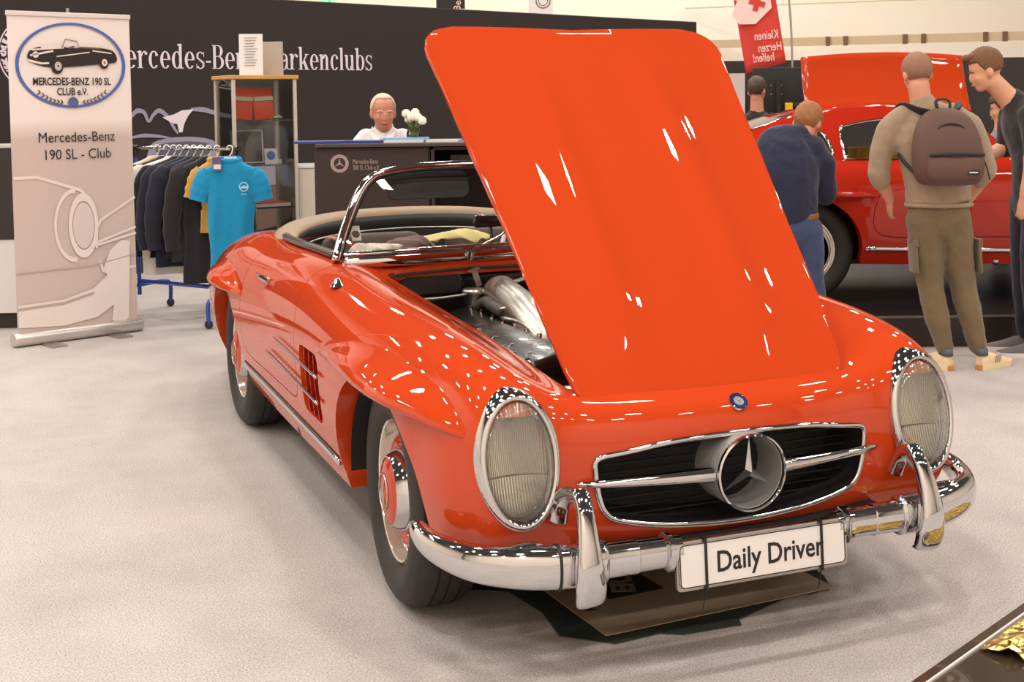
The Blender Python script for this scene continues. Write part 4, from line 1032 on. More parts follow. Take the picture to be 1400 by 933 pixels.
# little drawing of an open classic roadster, three-quarter view facing left
D_ = lambda P: [(x, y) for x, y in P]
car_dark = tri(sp([(-.285, -.02), (-.27, .03), (-.20, .055), (-.08, .062), (.0, .05), (.16, .055), (.27, .04), (.305, .0), (.30, -.035), (.25, -.045), (.10, -.060), (-.10, -.075), (-.22, -.06)]))
flat_polys('drawn_car_body', car_dark, BM(0, 1.825, .019), inkb, bn)
flat_polys('drawn_car_highlight', [line((-.26, .035), (-.05, .052), .010), line((-.27, .0), (-.12, .03), .012), line((-.10, -.005), (.12, .025), .007), line((.14, .035), (.27, .02), .008), line((-.20, .052), (-.06, .066), .018), line((-.285, -.03), (-.20, -.050), .014), line((-.20, -.050), (-.15, -.047), .012)]+disc(-.235, .005, .020), BM(0, 1.825, .021), pw, bn)
flat_polys('drawn_car_wheel', disc(-.098, -.068, .040, ky=1.2)+disc(.215, -.042, .033, ky=1.2), BM(0, 1.825, .022), inkb, bn)
flat_polys('drawn_car_wheel_rim', disc(-.092, -.066, .023, ky=1.2)+disc(.219, -.040, .019, ky=1.2), BM(0, 1.825, .0235), pw, bn)
flat_polys('drawn_car_hub', disc(-.092, -.066, .008, ky=1.2)+disc(.219, -.040, .007, ky=1.2)+ringpoly(-.092, -.066, .019, .016, ky=1.2), BM(0, 1.825, .0245), greyp, bn)
flat_polys('drawn_car_screen', [line((-.065, .050), (-.04, .105), .006), line((-.04, .105), (.04, .092), .006), line((.04, .092), (.045, .050), .005), line((-.02, .05), (.02, .06), .012), line((.05, .055), (.20, .050), .010)], BM(0, 1.825, .0225), greyp, bn)
text_obj('banner_lettering', 'Mercedes-Benz', .092, BM(.02, 1.305, .020), inkb, bn, ext=.0003, sx=.90)
text_obj('banner_lettering', '190 SL - Club', .092, BM(.02, 1.195, .020), inkb, bn, ext=.0003, sx=.90)
# faded enlargement of a car front below
flat_polys('print_wing_line', [line(a, b, .020) for a, b in zip([(-.40, 1.06), (-.25, 1.06), (-.10, 1.01), (.03, .965)], [(-.25, 1.06), (-.10, 1.01), (.03, .965), (.06, .94)])], BM(0, 0, .017), pw, bn)
flat_polys('print_lamp_ring', ringpoly(.045, .735, .100, .075, ky=2.1), BM(0, 0, .0185), pw, bn)
flat_polys('print_lamp_ring', ringpoly(-.015, .74, .135, .118, 85, 275, ky=1.75), BM(0, 0, .018), pw, bn)
flat_polys('print_lamp_face', disc(.045, .735, .072, ky=2.1), BM(0, 0, .018), mat('print_lamp', srgb(216, 202, 196), .6), bn)
flat_polys('print_grille', [line(a, b, .016) for a, b in zip([(.405, .90), (.16, .76), (.13, .70), (.405, .66), (.14, .62), (.15, .50), (.17, .42)], [(.16, .76), (.13, .70), (.13, .58), (.13, .60), (.405, .70), (.17, .42), (.40, .44)])], BM(0, 0, .018), pw, bn)
flat_polys('print_overrider', [[(.17, .44), (.22, .56), (.30, .62), (.36, .61), (.34, .10), (.27, .06), (.22, .10), (.25, .30)]], BM(0, 0, .019), pw, bn)
flat_polys('print_bumper', [[(-.40, .26), (-.10, .27), (.10, .32), (.20, .40), (.26, .36), (.24, .20), (.12, .13), (-.10, .10), (-.40, .12)]], BM(0, 0, .018), pw, bn)
flat_polys('print_bumper_shade', [line((-.40, .235), (-.10, .245), .018), line((-.10, .245), (.10, .29), .018), line((-.40, .46), (.10, .47), .008), line((.10, .47), (.40, .52), .008)], BM(0, 0, .0195), pd, bn)

# ---------------------------------------------------------------- clothes rack and garments
rk = hthing('clothes_rack', 'clothes rack with blue tube feet and black joints in front of the wall print', 'rack', 0, 0, 0)
rk.location = (0, 0, 0); rk.rotation_euler = (0, 0, 0)
bluem = mat('blue_enamel', (.012, .075, .42), .3, coat=.5)
ra, rb = hall(-2.72, 9.45, 1.20), hall(-1.89, 8.95, 1.20); rd = (rb-ra).normalized(); rn = Vector((rd.y, -rd.x, 0))
bm = bmesh.new(); tube(bm, [ra-rd*.02, rb+rd*.02], .012, 12); bmobj('hanging_rail', bm, MT['chrome'], rk, angle=40)
for p in (ra, rb):
    bm = bmesh.new(); tube(bm, [p-rd*.03, p+rd*.03], .021, 12); tube(bm, [p+Vector((0, 0, .01)), p-Vector((0, 0, .07))], .020, 12); bmobj('joint', bm, MT['black'], rk, angle=40)
    bm = bmesh.new(); tube(bm, [p-Vector((0, 0, .05)), Vector((p.x, p.y, .13))], .015, 12); bmobj('upright', bm, bluem, rk, angle=40)
    fp = catmull([p+rn*.30+Vector((0, 0, -1.17)), p+rn*.30+Vector((0, 0, -1.03)), p+rn*.22+Vector((0, 0, -1.00)), p+Vector((0, 0, -1.00)), p-rn*.22+Vector((0, 0, -1.00)), p-rn*.30+Vector((0, 0, -1.03)), p-rn*.30+Vector((0, 0, -1.17))], 6)
    bm = bmesh.new(); tube(bm, fp, .015, 12); bmobj('foot_tube', bm, bluem, rk, smooth=True)
    for e in (1, -1):
        q = p+rn*.30*e; bm = bmesh.new(); lathe(bm, [(0, -.012), (.026, -.012), (.030, 0), (.026, .012), (0, .012)], 20, Matrix.Translation((q.x, q.y, .030)) @ Matrix.Rotation(PI/2, 4, 'X')); tube(bm, [(q.x, q.y, .03), (q.x, q.y, .075)], .008, 8); bmobj('castor', bm, MT['black'], rk, angle=40)
bm = bmesh.new(); tube(bm, [Vector((ra.x, ra.y, .23)), Vector((rb.x, rb.y, .23))], .015, 12); bmobj('cross_tube', bm, bluem, rk, smooth=True)

def garment_mesh(W, L, th, sleeve, m, parent, seed=0, tag_=None, flare=1.0, sl_out=.10):
    """u across the shoulders (x), y thickness, z down from the neck; origin = hanger hook line"""
    rnd = random.Random(seed); bm = bmesh.new(); rings = []; seg = 40
    prof = [(-.015, .055, .030), (-.030, .075, .035), (-.050, W*.55, .032), (-.075, W*.85, .034), (-.105, W*1.0, .036), (-.15, W*.98, th), (-.24, W*.92, th), (-.38, W*.90, th*1.05), (-.54, W*.93*flare, th*1.15), (-L+.01, W*.97*flare, th*1.25), (-L, W*.95*flare, th*1.1)]
    ph = [rnd.random()*6 for _ in range(4)]
    pts = catmull([(a, b, c) for a, b, c in prof], 4)
    for p in pts:
        z, hw, tk = p; ring = []; dep = min(1, max(0, (-z-.12)/.3))
        for k in range(seg):
            a = 2*PI*k/seg; c, s_ = math.cos(a), math.sin(a)
            x = hw*math.copysign(abs(c)**.8, c); y = tk*math.copysign(abs(s_)**.8, s_)
            y += dep*.010*(math.sin(x*34+ph[0]+z*3)+.6*math.sin(x*61+ph[1]-z*4))
            ring.append(bm.verts.new((x+dep*.008*math.sin(z*14+ph[2]), y, z)))
        rings.append(ring)
    for i in range(len(rings)-1):
        for k in range(seg): bm.faces.new((rings[i][k], rings[i][(k+1) % seg], rings[i+1][(k+1) % seg], rings[i+1][k]))
    bm.faces.new(rings[0]); bm.faces.new(rings[-1])
    o = bmobj('garment_body', bm, m, parent, angle=60)
    for sg_ in (-1, 1):
        bm = bmesh.new()
        if sleeve == 'short': pp = [(sg_*W*.78, 0, -.105), (sg_*W*.98, 0, -.15), (sg_*(W+.025), 0, -.225), (sg_*(W+.045), 0, -.30)]; rr_ = [(.05, .02), (.070, .030), (.068, .030), (.062, .026)]
        else: pp = [(sg_*W*.78, 0, -.11), (sg_*W*1.0, 0, -.16), (sg_*(W+sl_out*.5), 0, -.34), (sg_*(W+sl_out*.7), .0, -.52), (sg_*(W+sl_out*.6), 0, -.66)]; rr_ = [(.05, .02), (.078, .034), (.066, .036), (.056, .034), (.045, .030)]
        if sleeve != 'none':
            q = catmull(pp, 5); n = len(q); r2_ = []
            for i in range(n):
                t = i/(n-1)*(len(rr_)-1); a = min(int(t), len(rr_)-2); f = t-a; wob = 1+.06*math.sin(i*1.7+seed)
                r2_.append(((rr_[a][1]*(1-f)+rr_[a+1][1]*f)*wob, (rr_[a][0]*(1-f)+rr_[a+1][0]*f)*wob))
            tube(bm, q, r2_, 18, up=Vector((1, 0, .3))); bmobj('sleeve', bm, m, parent, angle=60)
    return o
hanger_n = 0
def hanger(p, ang, m, label, grp='white plastic hangers on the rail'):
    h = thing('coat_hanger', label, 'hanger', p, ang, grp)
    bm = bmesh.new(); hook = [(.020*math.cos(rad(a)), 0, .0+.022*math.sin(rad(a))) for a in range(200, -30, -20)]+[(.012, 0, -.03), (0, 0, -.045), (0, 0, -.07)]
    tube(bm, hook, .0045, 8); bmobj('hook', bm, m, h, smooth=True)
    bm = bmesh.new(); tube(bm, [(-.16, 0, -.150), (-.08, 0, -.112), (0, 0, -.068), (.08, 0, -.112), (.16, 0, -.150)], [(.005, .010)]*5, 8); bmobj('arm', bm, m, h, smooth=True)
    return h
cloth = lambda n, c: mat(n, c, .85, noise=(40, .15), bump=(300, .15, .001), sheen=.2)
GM = {'black': cloth('black_knit', srgb(28, 25, 29)), 'navy': cloth('navy_knit', srgb(30, 33, 52)), 'white': cloth('white_shell', srgb(225, 220, 220)), 'cream': cloth('cream_wool', srgb(222, 208, 180)), 'turq': cloth('turquoise_pique', srgb(0, 140, 190)), 'char': cloth('charcoal_quilt', srgb(38, 36, 40)), 'ochre': cloth('ochre_knit', srgb(196, 152, 70))}
gar = [(.19, 'cream', 'cream garment at the far end of the clothes rail beside the banner', .50, 'long', .215), (.29, 'black', 'black jacket with open collar hanging between cream and white garments', .72, 'long', .24), (.36, 'white', 'white long-sleeved jacket with a slanting shoulder on the rack', .84, 'long', .245),
       (.42, 'black', 'black sweater hanging directly in front of the white jacket', .72, 'long', .225), (.49, 'navy', 'dark navy jacket with hanging sleeve in the middle of the rack', .78, 'long', .235), (.56, 'navy', 'navy sweater hanging just behind the quilted dark vest', .72, 'long', .225),
       (.63, 'char', 'dark quilted vest on the clothes rack', .74, 'none', .215), (.71, 'black', 'long black jacket hanging behind the ochre shirt', .88, 'long', .205), (.79, 'ochre', 'ochre shirt peeping out behind the turquoise polo shirt', .40, 'short', .135)]
whp = mat('white_hanger_plastic', (.78, .76, .75), .35)
RL = (rb-ra).length
gang = RZ+rad(20)
for i, (t, k, lab, L, slv, W) in enumerate(gar):
    p = ra+rd*(RL*t+.03); p = Vector((p.x, p.y, 1.20))
    hanger(p+Vector((0, 0, .0)), gang+rad(i*1.3), whp, 'white plastic hanger that carries the '+('cream garment', 'black open-collared jacket', 'white jacket', 'black sweater', 'dark navy jacket', 'navy sweater', 'quilted vest', 'long black jacket', 'ochre shirt')[i])
    g = thing('vest' if slv == 'none' else 'jacket' if i in (1, 2, 4, 7) else 'sweater' if slv == 'long' else 'shirt', lab, 'clothing', p-Vector((0, 0, .040)), gang+rad(i*1.3), 'garments on the clothes rack')
    garment_mesh(W, L, .020, slv, GM[k], g, seed=i)
p = hall(-1.905, 8.83, 1.205)
hanger(p, RZ, whp, 'white hanger holding the turquoise polo shirt at the rail end')
po = thing('polo_shirt', 'turquoise polo shirt facing forward on the front end of the rack', 'clothing', p-Vector((0, 0, .050)), RZ, 'garments on the clothes rack')
garment_mesh(.178, .76, .032, 'short', GM['turq'], po, seed=33, flare=.92)
bm = bmesh.new(); tube(bm, [(.075*math.cos(a), .03*math.sin(a), -.018-.02*abs(math.cos(a))*0-.012*(1-math.sin(a))) for a in [2*PI*k/24 for k in range(24)]], [(.008, .022)]*24, 8, closed=True); bmobj('collar', bm, GM['turq'], po, smooth=True)
bm = bmesh.new(); box(bm, (0, .012, -.012), (.085, .004, .016)); bmobj('neck_tape', bm, GM['white'], po)
bm = bmesh.new(); box(bm, (-.012, -.0, -.028), (.022, .003, .020)); bmobj('neck_label', bm, GM['white'], po)
PM = Matrix.Translation((.100, -.056, -.205)) @ Matrix.Rotation(PI/2, 4, 'X')
pwh = mat('pale_blue_print', srgb(170, 215, 225), .7)
flat_polys('chest_emblem', ringpoly(0, 0, .032, .026)+[[(-.026, -.006), (-.01, .004), (.0, .010), (.012, .006), (.026, .002), (.026, -.010), (-.026, -.012)], [(-.018, -.052), (.018, -.052), (.018, -.047), (-.018, -.047)]], PM, pwh, po)
tg = bmesh.new(); box(tg, (-.075, -.060, -.050), (.062, .002, .092)); tgo = bmobj('swing_tag', tg, mat('violet_card', srgb(92, 84, 140), .5), po)
bm = bmesh.new(); box(bm, (-.075, -.062, -.068), (.048, .002, .030)); bmobj('tag_sticker', bm, MT['white'], tgo)

# ---------------------------------------------------------------- glass showcase
sc_ = hthing('glass_showcase', 'tall glass showcase with wooden top and aluminium posts behind the rack', 'display case', -1.895, 9.70, 0, rad(32))
alu = mat('pale_aluminium', (.66, .61, .54), .4, .35); wood = mat('light_wood_edge', srgb(206, 158, 86), .5, noise=(9, .2))
SW, SD, SH = .47, .37, 1.70
for x, y in ((-1, -1), (1, -1), (1, 1), (-1, 1)):
    bm = bmesh.new(); box(bm, (x*SW/2, y*SD/2, SH/2), (.026, .026, SH-.03), bevel=.004); bmobj('post', bm, alu, sc_)
bm = bmesh.new(); box(bm, (0, 0, SH), (SW+.05, SD+.05, .028), bevel=.004); bmobj('top_board', bm, wood, sc_)
bm = bmesh.new(); box(bm, (0, 0, .15), (SW+.03, SD+.03, .30), bevel=.004); bmobj('base_cabinet', bm, MT['white'], sc_)
MT['pane'] = clear_glass('showcase_glass', (.93, .95, .94), .8)
for (x, y, sx_, sy_) in ((0, -SD/2, SW-.03, .005), (0, SD/2, SW-.03, .005), (-SW/2, 0, .005, SD-.03), (SW/2, 0, .005, SD-.03)):
    bm = bmesh.new(); box(bm, (x, y, 1.0), (sx_, sy_, 1.39)); bmobj('glass_pane', bm, MT['pane'], sc_)
glassshelf = mat('glass_shelf_edge', (.08, .09, .085), .15, spec=.8)
SHZ = (1.385, 1.055, .74)
for z in SHZ:
    bm = bmesh.new(); box(bm, (0, 0, z), (SW-.03, SD-.03, .008)); bmobj('shelf', bm, glassshelf, sc_)
def on_case(name, label, cat, x, y, z, grp=None):
    q = sc_.matrix_basis @ Vector((x, y, 0)); M_ = Matrix.Translation(hall(-1.895, 9.70, 0)) @ Matrix.Rotation(RZ+rad(32), 4, 'Z'); q = M_ @ Vector((x, y, z)); return thing(name, label, cat, q, RZ+rad(32), grp)
redp = mat('orange_red_card', srgb(226, 76, 40), .5); 
for x, y, an, lb in ((-.11, -.02, 10, 'orange-red folder with pale band on the top shelf, left of the pair'), (.055, .0, -8, 'orange-red folder with pale band on the top shelf, right of the pair')):
    t = on_case('folder', lb, 'folder', x, y, SHZ[0]+.004, 'orange folders in the showcase')
    bm = bmesh.new(); box(bm, (0, 0, .118), (.15, .022, .235), Matrix.Rotation(rad(-6), 3, 'X') @ Matrix.Rotation(rad(an*.4), 3, 'Y')); bmobj('folder_body', bm, redp, t)
    bm = bmesh.new(); box(bm, (0, -.008, .155), (.152, .024, .030), Matrix.Rotation(rad(-6), 3, 'X') @ Matrix.Rotation(rad(an*.4), 3, 'Y')); bmobj('band', bm, MT['cloth_white'], t)
t = on_case('picture_frame', 'clear frame with a bright silver outline on the middle shelf', 'frame', -.06, .02, SHZ[1]+.004)
bm = bmesh.new(); tube(bm, [Vector((x, .02*(z/.24), z)) for x, z in rrect(-.12, .12, .012, .25, .008, 2)], .006, 6, closed=True, up=Vector((0, 1, 0))); bmobj('frame_border', bm, MT['platewhite'], t)
bm = bmesh.new(); box(bm, (0, .012, .13), (.225, .003, .22), Matrix.Rotation(rad(-5), 3, 'X')); bmobj('picture', bm, mat('smoky_picture', (.10, .09, .08), .2, noise=(14, .9), spec=.8), t)
t = on_case('card_stand', 'white card with a round blue emblem standing on the middle shelf', 'card', .085, -.07, SHZ[1]+.004)
bm = bmesh.new(); box(bm, (0, 0, .058), (.10, .004, .115), Matrix.Rotation(rad(-8), 3, 'X')); bmobj('card', bm, MT['platewhite'], t)
bm = bmesh.new(); lathe(bm, [(0, .002), (.033, .002), (.033, 0)], 24, Matrix.Translation((0, -.004, .064)) @ Matrix.Rotation(rad(82), 4, 'X')); bmobj('blue_emblem', bm, blue, t)
t = on_case('model_car', 'tiny silver model on the top shelf of the showcase', 'model', .13, -.10, SHZ[0]+.004)
bm = bmesh.new(); box(bm, (0, 0, .014), (.07, .03, .018), bevel=.006); box(bm, (.005, 0, .028), (.035, .026, .014), bevel=.005); bmobj('model_body', bm, MT['satin'], t, angle=40)
t = on_case('small_box', 'small white boxes lying on the middle shelf beside the card', 'box', .15, .05, SHZ[1]+.004)
bm = bmesh.new(); box(bm, (0, 0, .015), (.11, .07, .03), bevel=.003); bmobj('box_body', bm, MT['platewhite'], t)
t = on_case('book', 'white book with a red cover edge on the lower showcase shelf', 'book', .03, -.04, SHZ[2]+.004)
bm = bmesh.new(); box(bm, (0, 0, .016), (.34, .22, .026), bevel=.002); bmobj('pages', bm, MT['platewhite'], t); bm = bmesh.new(); box(bm, (0, 0, .032), (.345, .225, .005)); bmobj('cover', bm, redp, t)
t = hthing('sign_sheet', 'white printed sheet standing on top of the glass showcase', 'sign', -1.885, 9.53, SH+.014, rad(4))
bm = bmesh.new(); box(bm, (0, 0, .15), (.17, .003, .30), Matrix.Rotation(rad(-3), 3, 'X')); bmobj('sheet', bm, mat('paper_white', srgb(236, 230, 228), .6), t)
text_obj('sheet_heading', 'SERVICE', .020, Matrix.Translation((0, -.012, .26)) @ Matrix.Rotation(PI/2-rad(3), 4, 'X'), greyp, t, ext=.0003) if False else None
flat_polys('sheet_lines', [line((-.05+.004*((k*7) % 3), -.02*k), (.045-.008*((k*5) % 4), -.02*k), .004) for k in range(11)], Matrix.Translation((0, -.004, .27)) @ Matrix.Rotation(PI/2-rad(3), 4, 'X'), greyp, t)
t = hthing('brochure_holder', 'grey translucent holder behind the white sheet on the showcase', 'holder', -1.765, 9.72, SH+.014, rad(-6))
bm = bmesh.new(); box(bm, (0, 0, .125), (.16, .02, .25), bevel=.003); bmobj('holder_body', bm, mat('grey_acrylic', srgb(176, 165, 158), .35), t)
# white low cabinet right of the showcase
t = hthing('side_cabinet', 'low off-white cabinet with a red dot right of the glass showcase', 'cabinet', -1.545, 9.95, 0, rad(18))
bm = bmesh.new(); box(bm, (0, 0, .51), (.22, .36, 1.02), bevel=.004); bmobj('carcass', bm, mat('offwhite_laminate', srgb(214, 205, 190), .6, noise=(3, .04)), t)
bm = bmesh.new(); box(bm, (0, 0, 1.032), (.235, .38, .022), bevel=.003); bmobj('top_panel', bm, MT['platewhite'], t)
bm = bmesh.new(); lathe(bm, [(0, .002), (.008, .002), (.008, 0)], 14, Matrix.Translation((.085, -.181, .98)) @ Matrix.Rotation(PI/2, 4, 'X')); bmobj('red_dot', bm, MT['paint2'], t)

# ---------------------------------------------------------------- reception counter
ct = hthing('reception_counter', 'long black reception counter with pale round emblem and lettering behind the roadster', 'counter', -.30, 8.30, 0, 0)
cb_ = mat('counter_black', srgb(46, 39, 39), .6, noise=(2, .05))
bm = bmesh.new(); box(bm, (-.56, 0, .615), (.70, .60, 1.23), bevel=.003); bmobj('front_panel', bm, cb_, ct)
bm = bmesh.new(); box(bm, (-.205, -.0, .62), (.004, .61, 1.24)); bmobj('joint_strip', bm, MT['ink'], ct)
# right hand bay with open shelves
bm = bmesh.new()
box(bm, (.21, .28, .615), (.80, .03, 1.20)); box(bm, (-.185, 0, .615), (.02, .60, 1.20)); box(bm, (.61, 0, .615), (.02, .60, 1.20)); bmobj('shelf_bay', bm, cb_, ct)
for z in (.30, .62, 1.10, 1.22):
    bm = bmesh.new(); box(bm, (.21, 0, z), (.78, .58, .018)); bmobj('shelf', bm, cb_, ct)
bm = bmesh.new(); box(bm, (-.12, 0, 1.245), (1.56, .66, .022), bevel=.003); bmobj('counter_top', bm, MT['darkgrey'], ct)
CM = lambda x, z: Matrix.Translation((x, -.302, z)) @ Matrix.Rotation(PI/2, 4, 'X')
silp = mat('silver_print', srgb(160, 148, 145), .5)
flat_polys('round_emblem', ringpoly(0, 0, .056, .036)+[[(0, 0), (.007*math.cos(rad(a+60)), .007*math.sin(rad(a+60))), (.036*math.cos(rad(a)), .036*math.sin(rad(a))), (.007*math.cos(rad(a-60)), .007*math.sin(rad(a-60)))] for a in (90, 210, 330)], CM(-.755, 1.135), silp, ct)
text_obj('counter_lettering', 'Mercedes-Benz', .040, CM(-.675, 1.145) @ Matrix.Translation((0, 0, .001)), silp, ct, ext=.0003, align='LEFT', sx=.62)
text_obj('counter_lettering', '300 SL Club e.V.', .040, CM(-.675, 1.108) @ Matrix.Translation((0, 0, .001)), silp, ct, ext=.0003, align='LEFT', sx=.62)
CT = 1.257
def on_counter(name, label, cat, x, y, z=CT, rz=0, grp=None): return hthing(name, label, cat, -.30+x, 8.30+y, z, rz, grp)
bfold = mat('blue_card', srgb(42, 60, 130), .5); lb_ = mat('light_blue_card', srgb(120, 170, 215), .5)
for k, (x, y, sx_, sy_, z, m_, lab, cat, rz) in enumerate([(-.88, -.16, .34, .24, 0, bfold, 'blue folder overhanging the left end of the counter', 'folder', 4), (-.60, -.16, .24, .22, 0, bfold, 'blue folder with white stripe lying beside the overhanging one', 'folder', -4),
        (-.38, -.15, .26, .22, 0, MT['platewhite'], 'white papers stack left on the counter in front of the seated man', 'papers', 3), (-.36, -.10, .28, .12, .014, lb_, 'light blue sheet lying on top of the white papers', 'papers', 8), (-.12, -.12, .20, .20, 0, MT['platewhite'], 'white booklet lying beside the flower vase', 'papers', -6), (.22, -.05, .42, .26, 0, bfold, 'dark blue magazine fan on the right part of the counter', 'magazine', 5), (.42, -.14, .34, .20, 0, MT['platewhite'], 'white leaflets at the right end of the counter by the bonnet', 'papers', -5)]):
    t = on_counter('folder' if cat == 'folder' else 'paper_stack', lab, cat, x, y, CT+z, rad(rz)); bm = bmesh.new(); box(bm, (0, 0, .007), (sx_, sy_, .014)); bmobj('sheets', bm, m_, t)
    if k == 5:
        bm = bmesh.new(); box(bm, (.02, .02, .022), (sx_*.9, sy_, .014), Matrix.Rotation(rad(6), 3, 'Z')); bmobj('sheets', bm, mat('grey_glossy_cover', srgb(110, 108, 125), .3), t)
for k, (x, z, w_, h_, lab) in enumerate([(.00, 1.109, .16, .07, 'dark box in the open shelf bay, left'), (.20, 1.109, .14, .055, 'dark box in the open shelf bay, middle'), (.40, 1.109, .16, .075, 'dark box in the open shelf bay, right')]):
    t = on_counter('shelf_box', lab, 'box', x, -.12, z, 0, 'boxes in the counter shelf'); bm = bmesh.new(); box(bm, (0, 0, h_/2), (w_, .2, h_), bevel=.004); bmobj('box_body', bm, MT['dark'], t)
# vase with white tulips
vs_ = on_counter('flower_vase', 'round glass vase with white tulips on the counter', 'vase', -.318, -.04)
MT['vglass'] = clear_glass('vase_glass', (.80, .84, .70), 1.5)
bm = bmesh.new(); lathe(bm, [(0, .004), (.030, .004), (.044, .022), (.046, .050), (.038, .075), (.036, .082), (.034, .080), (.036, .070), (.043, .050), (.041, .024), (.030, .008), (0, .008)], 28); bmobj('bowl', bm, MT['vglass'], vs_, smooth=True)
grn = mat('tulip_green', srgb(96, 116, 50), .5); wt = mat('tulip_white', srgb(246, 240, 218), .5)
bm = bmesh.new(); lathe(bm, [(0, .010), (.036, .018), (.038, .045), (0, .05)], 20); bmobj('stems_in_water', bm, grn, vs_, smooth=True)
for k, (x, y, z, rz) in enumerate([(-.045, 0, .175, 0), (-.012, -.02, .155, 1), (.028, .0, .150, 2), (.055, -.01, .130, 3), (.010, .02, .180, 4), (-.030, .02, .140, 5)]):
    bm = bmesh.new(); tube(bm, catmull([(x*.2, y*.2, .03), (x*.5, y*.5, .09), (x, y, z-.02)], 4), .003, 6); bmobj('stem', bm, grn, vs_)
    bm = bmesh.new()
    for q in range(6):
        a = q*PI/3+k; cx2, cy2 = x+.012*math.cos(a), y+.012*math.sin(a)
        tube(bm, [(cx2, cy2, z-.022), (cx2+.008*math.cos(a), cy2+.008*math.sin(a), z-.006), (cx2+.006*math.cos(a), cy2+.006*math.sin(a), z+.012), (x+.008*math.cos(a), y+.008*math.sin(a), z+.027)], [(.004, .004), (.012, .010), (.012, .009), (.003, .003)], 8)
    bmobj('tulip_bloom', bm, wt, vs_, smooth=True)
for k in range(5):
    a = k*1.3; bm = bmesh.new(); vs2 = [bm.verts.new(p) for p in [(.0, 0, .06), (.03*math.cos(a)-.008, .03*math.sin(a), .10), (.055*math.cos(a), .055*math.sin(a), .13), (.03*math.cos(a)+.010, .03*math.sin(a)+.006, .10)]]; bm.faces.new(vs2); bmobj('leaf', bm, grn, vs_)
# second counter, far left
t = hthing('side_counter', 'black and white counter half hidden behind the roll-up banner', 'counter', -4.20, 8.95, 0, rad(6))
bm = bmesh.new(); box(bm, (0, 0, .92), (1.9, .5, .62), bevel=.003); bmobj('upper_panel', bm, cb_, t)
bm = bmesh.new(); box(bm, (0, 0, .36), (1.9, .48, .50)); bmobj('lower_panel', bm, MT['white'], t)
bm = bmesh.new(); box(bm, (0, .02, .055), (1.88, .44, .11)); bmobj('plinth', bm, cb_, t)
bm = bmesh.new(); box(bm, (.62, -.06, 1.24), (.5, .28, .02)); bmobj('paper', bm, MT['platewhite'], t)
# ================================================================= PEOPLE
def blob(bm, c, r, seg=20):
    R_ = bmesh.ops.create_uvsphere(bm, u_segments=seg, v_segments=seg//2+2, radius=1.0)
    for v in R_['verts']: v.co = Vector(c)+Vector((v.co.x*r[0], v.co.y*r[1], v.co.z*r[2]))
def limb(bm, pts, rr_, seg=18, up=Vector((0, 1, 0))):
    """tapered closed tube with rounded ends; radii (side, front)"""
    q = catmull(pts, 4); n = len(q); R_ = []
    for i in range(n):
        t = i/(n-1)*(len(rr_)-1); a = min(int(t), len(rr_)-2); f = t-a
        A = rr_[a] if isinstance(rr_[a], (tuple, list)) else (rr_[a],)*2; B = rr_[a+1] if isinstance(rr_[a+1], (tuple, list)) else (rr_[a+1],)*2
        R_.append((A[0]*(1-f)+B[0]*f, A[1]*(1-f)+B[1]*f))
    tube(bm, q, R_, seg, up=up)
    for p, r_ in ((q[0], R_[0]), (q[-1], R_[-1])): blob(bm, p, (min(r_), min(r_), min(r_)), 14)
def fused(name, bm, m, parent, voxel=.012, smooth=4, disp=None):
    me = bpy.data.meshes.new(name); bmesh.ops.recalc_face_normals(bm, faces=bm.faces[:]); bm.to_mesh(me); bm.free()
    o = link(name, me, m, parent)
    r_ = o.modifiers.new('fuse', 'REMESH'); r_.mode = 'VOXEL'; r_.voxel_size = voxel; r_.use_smooth_shade = True
    s_ = o.modifiers.new('ease', 'SMOOTH'); s_.factor = .6; s_.iterations = smooth
    if disp:
        tx = bpy.data.textures.get('folds') or bpy.data.textures.new('folds', 'CLOUDS'); tx.noise_scale = .11; tx.noise_depth = 2
        d_ = o.modifiers.new('folds', 'DISPLACE'); d_.texture = tx; d_.strength = disp; d_.mid_level = .5; d_.texture_coords = 'GLOBAL'
    return o
def skin_mat(n, c):
    m = mat(n, c, .5, noise=(18, .08)); b = m.node_tree.nodes['Principled BSDF']; b.inputs['Subsurface Weight'].default_value = .08; b.inputs['Subsurface Radius'].default_value = (.02, .01, .005); return m
SK = skin_mat('skin', srgb(214, 150, 122)); SK2 = skin_mat('skin_pale', srgb(222, 164, 134)); SK3 = skin_mat('skin_ruddy', srgb(206, 138, 112))
eyew = mat('eye_white', (.75, .72, .68), .3); eyed = mat('eye_dark', (.03, .02, .015), .2); lipm = mat('lips', srgb(176, 100, 90), .5)
def head_part(bm, c, F, s=1.0):
    """head with face; c = centre of the skull, F = 3x3 rotation (local y = face direction)"""
    def T(x, y, z): return Vector(c)+F @ Vector((x*s, y*s, z*s))
    def B(x, y, z, rx, ry, rz):
        R_ = bmesh.ops.create_uvsphere(bm, u_segments=20, v_segments=12, radius=1.0)
        for v in R_['verts']: v.co = T(x+v.co.x*rx, y+v.co.y*ry, z+v.co.z*rz)
    B(0, -.010, .030, .076, .095, .085)       # skull
    B(0, .020, -.030, .062, .072, .075)       # face
    B(0, .048, -.088, .034, .032, .026)       # chin
    B(0, .010, -.070, .052, .060, .040)       # jaw
    B(0, .086, -.020, .009, .014, .024); B(0, .092, -.038, .013, .012, .009)   # nose
    B(0, .075, .006, .040, .010, .007)        # brow
    B(0, .084, -.066, .022, .010, .007)       # mouth
    for q in (-1, 1):
        B(q*.076, -.008, -.012, .010, .020, .031); B(q*.074, -.004, -.034, .007, .010, .010); B(q*.036, .060, -.030, .020, .020, .016)
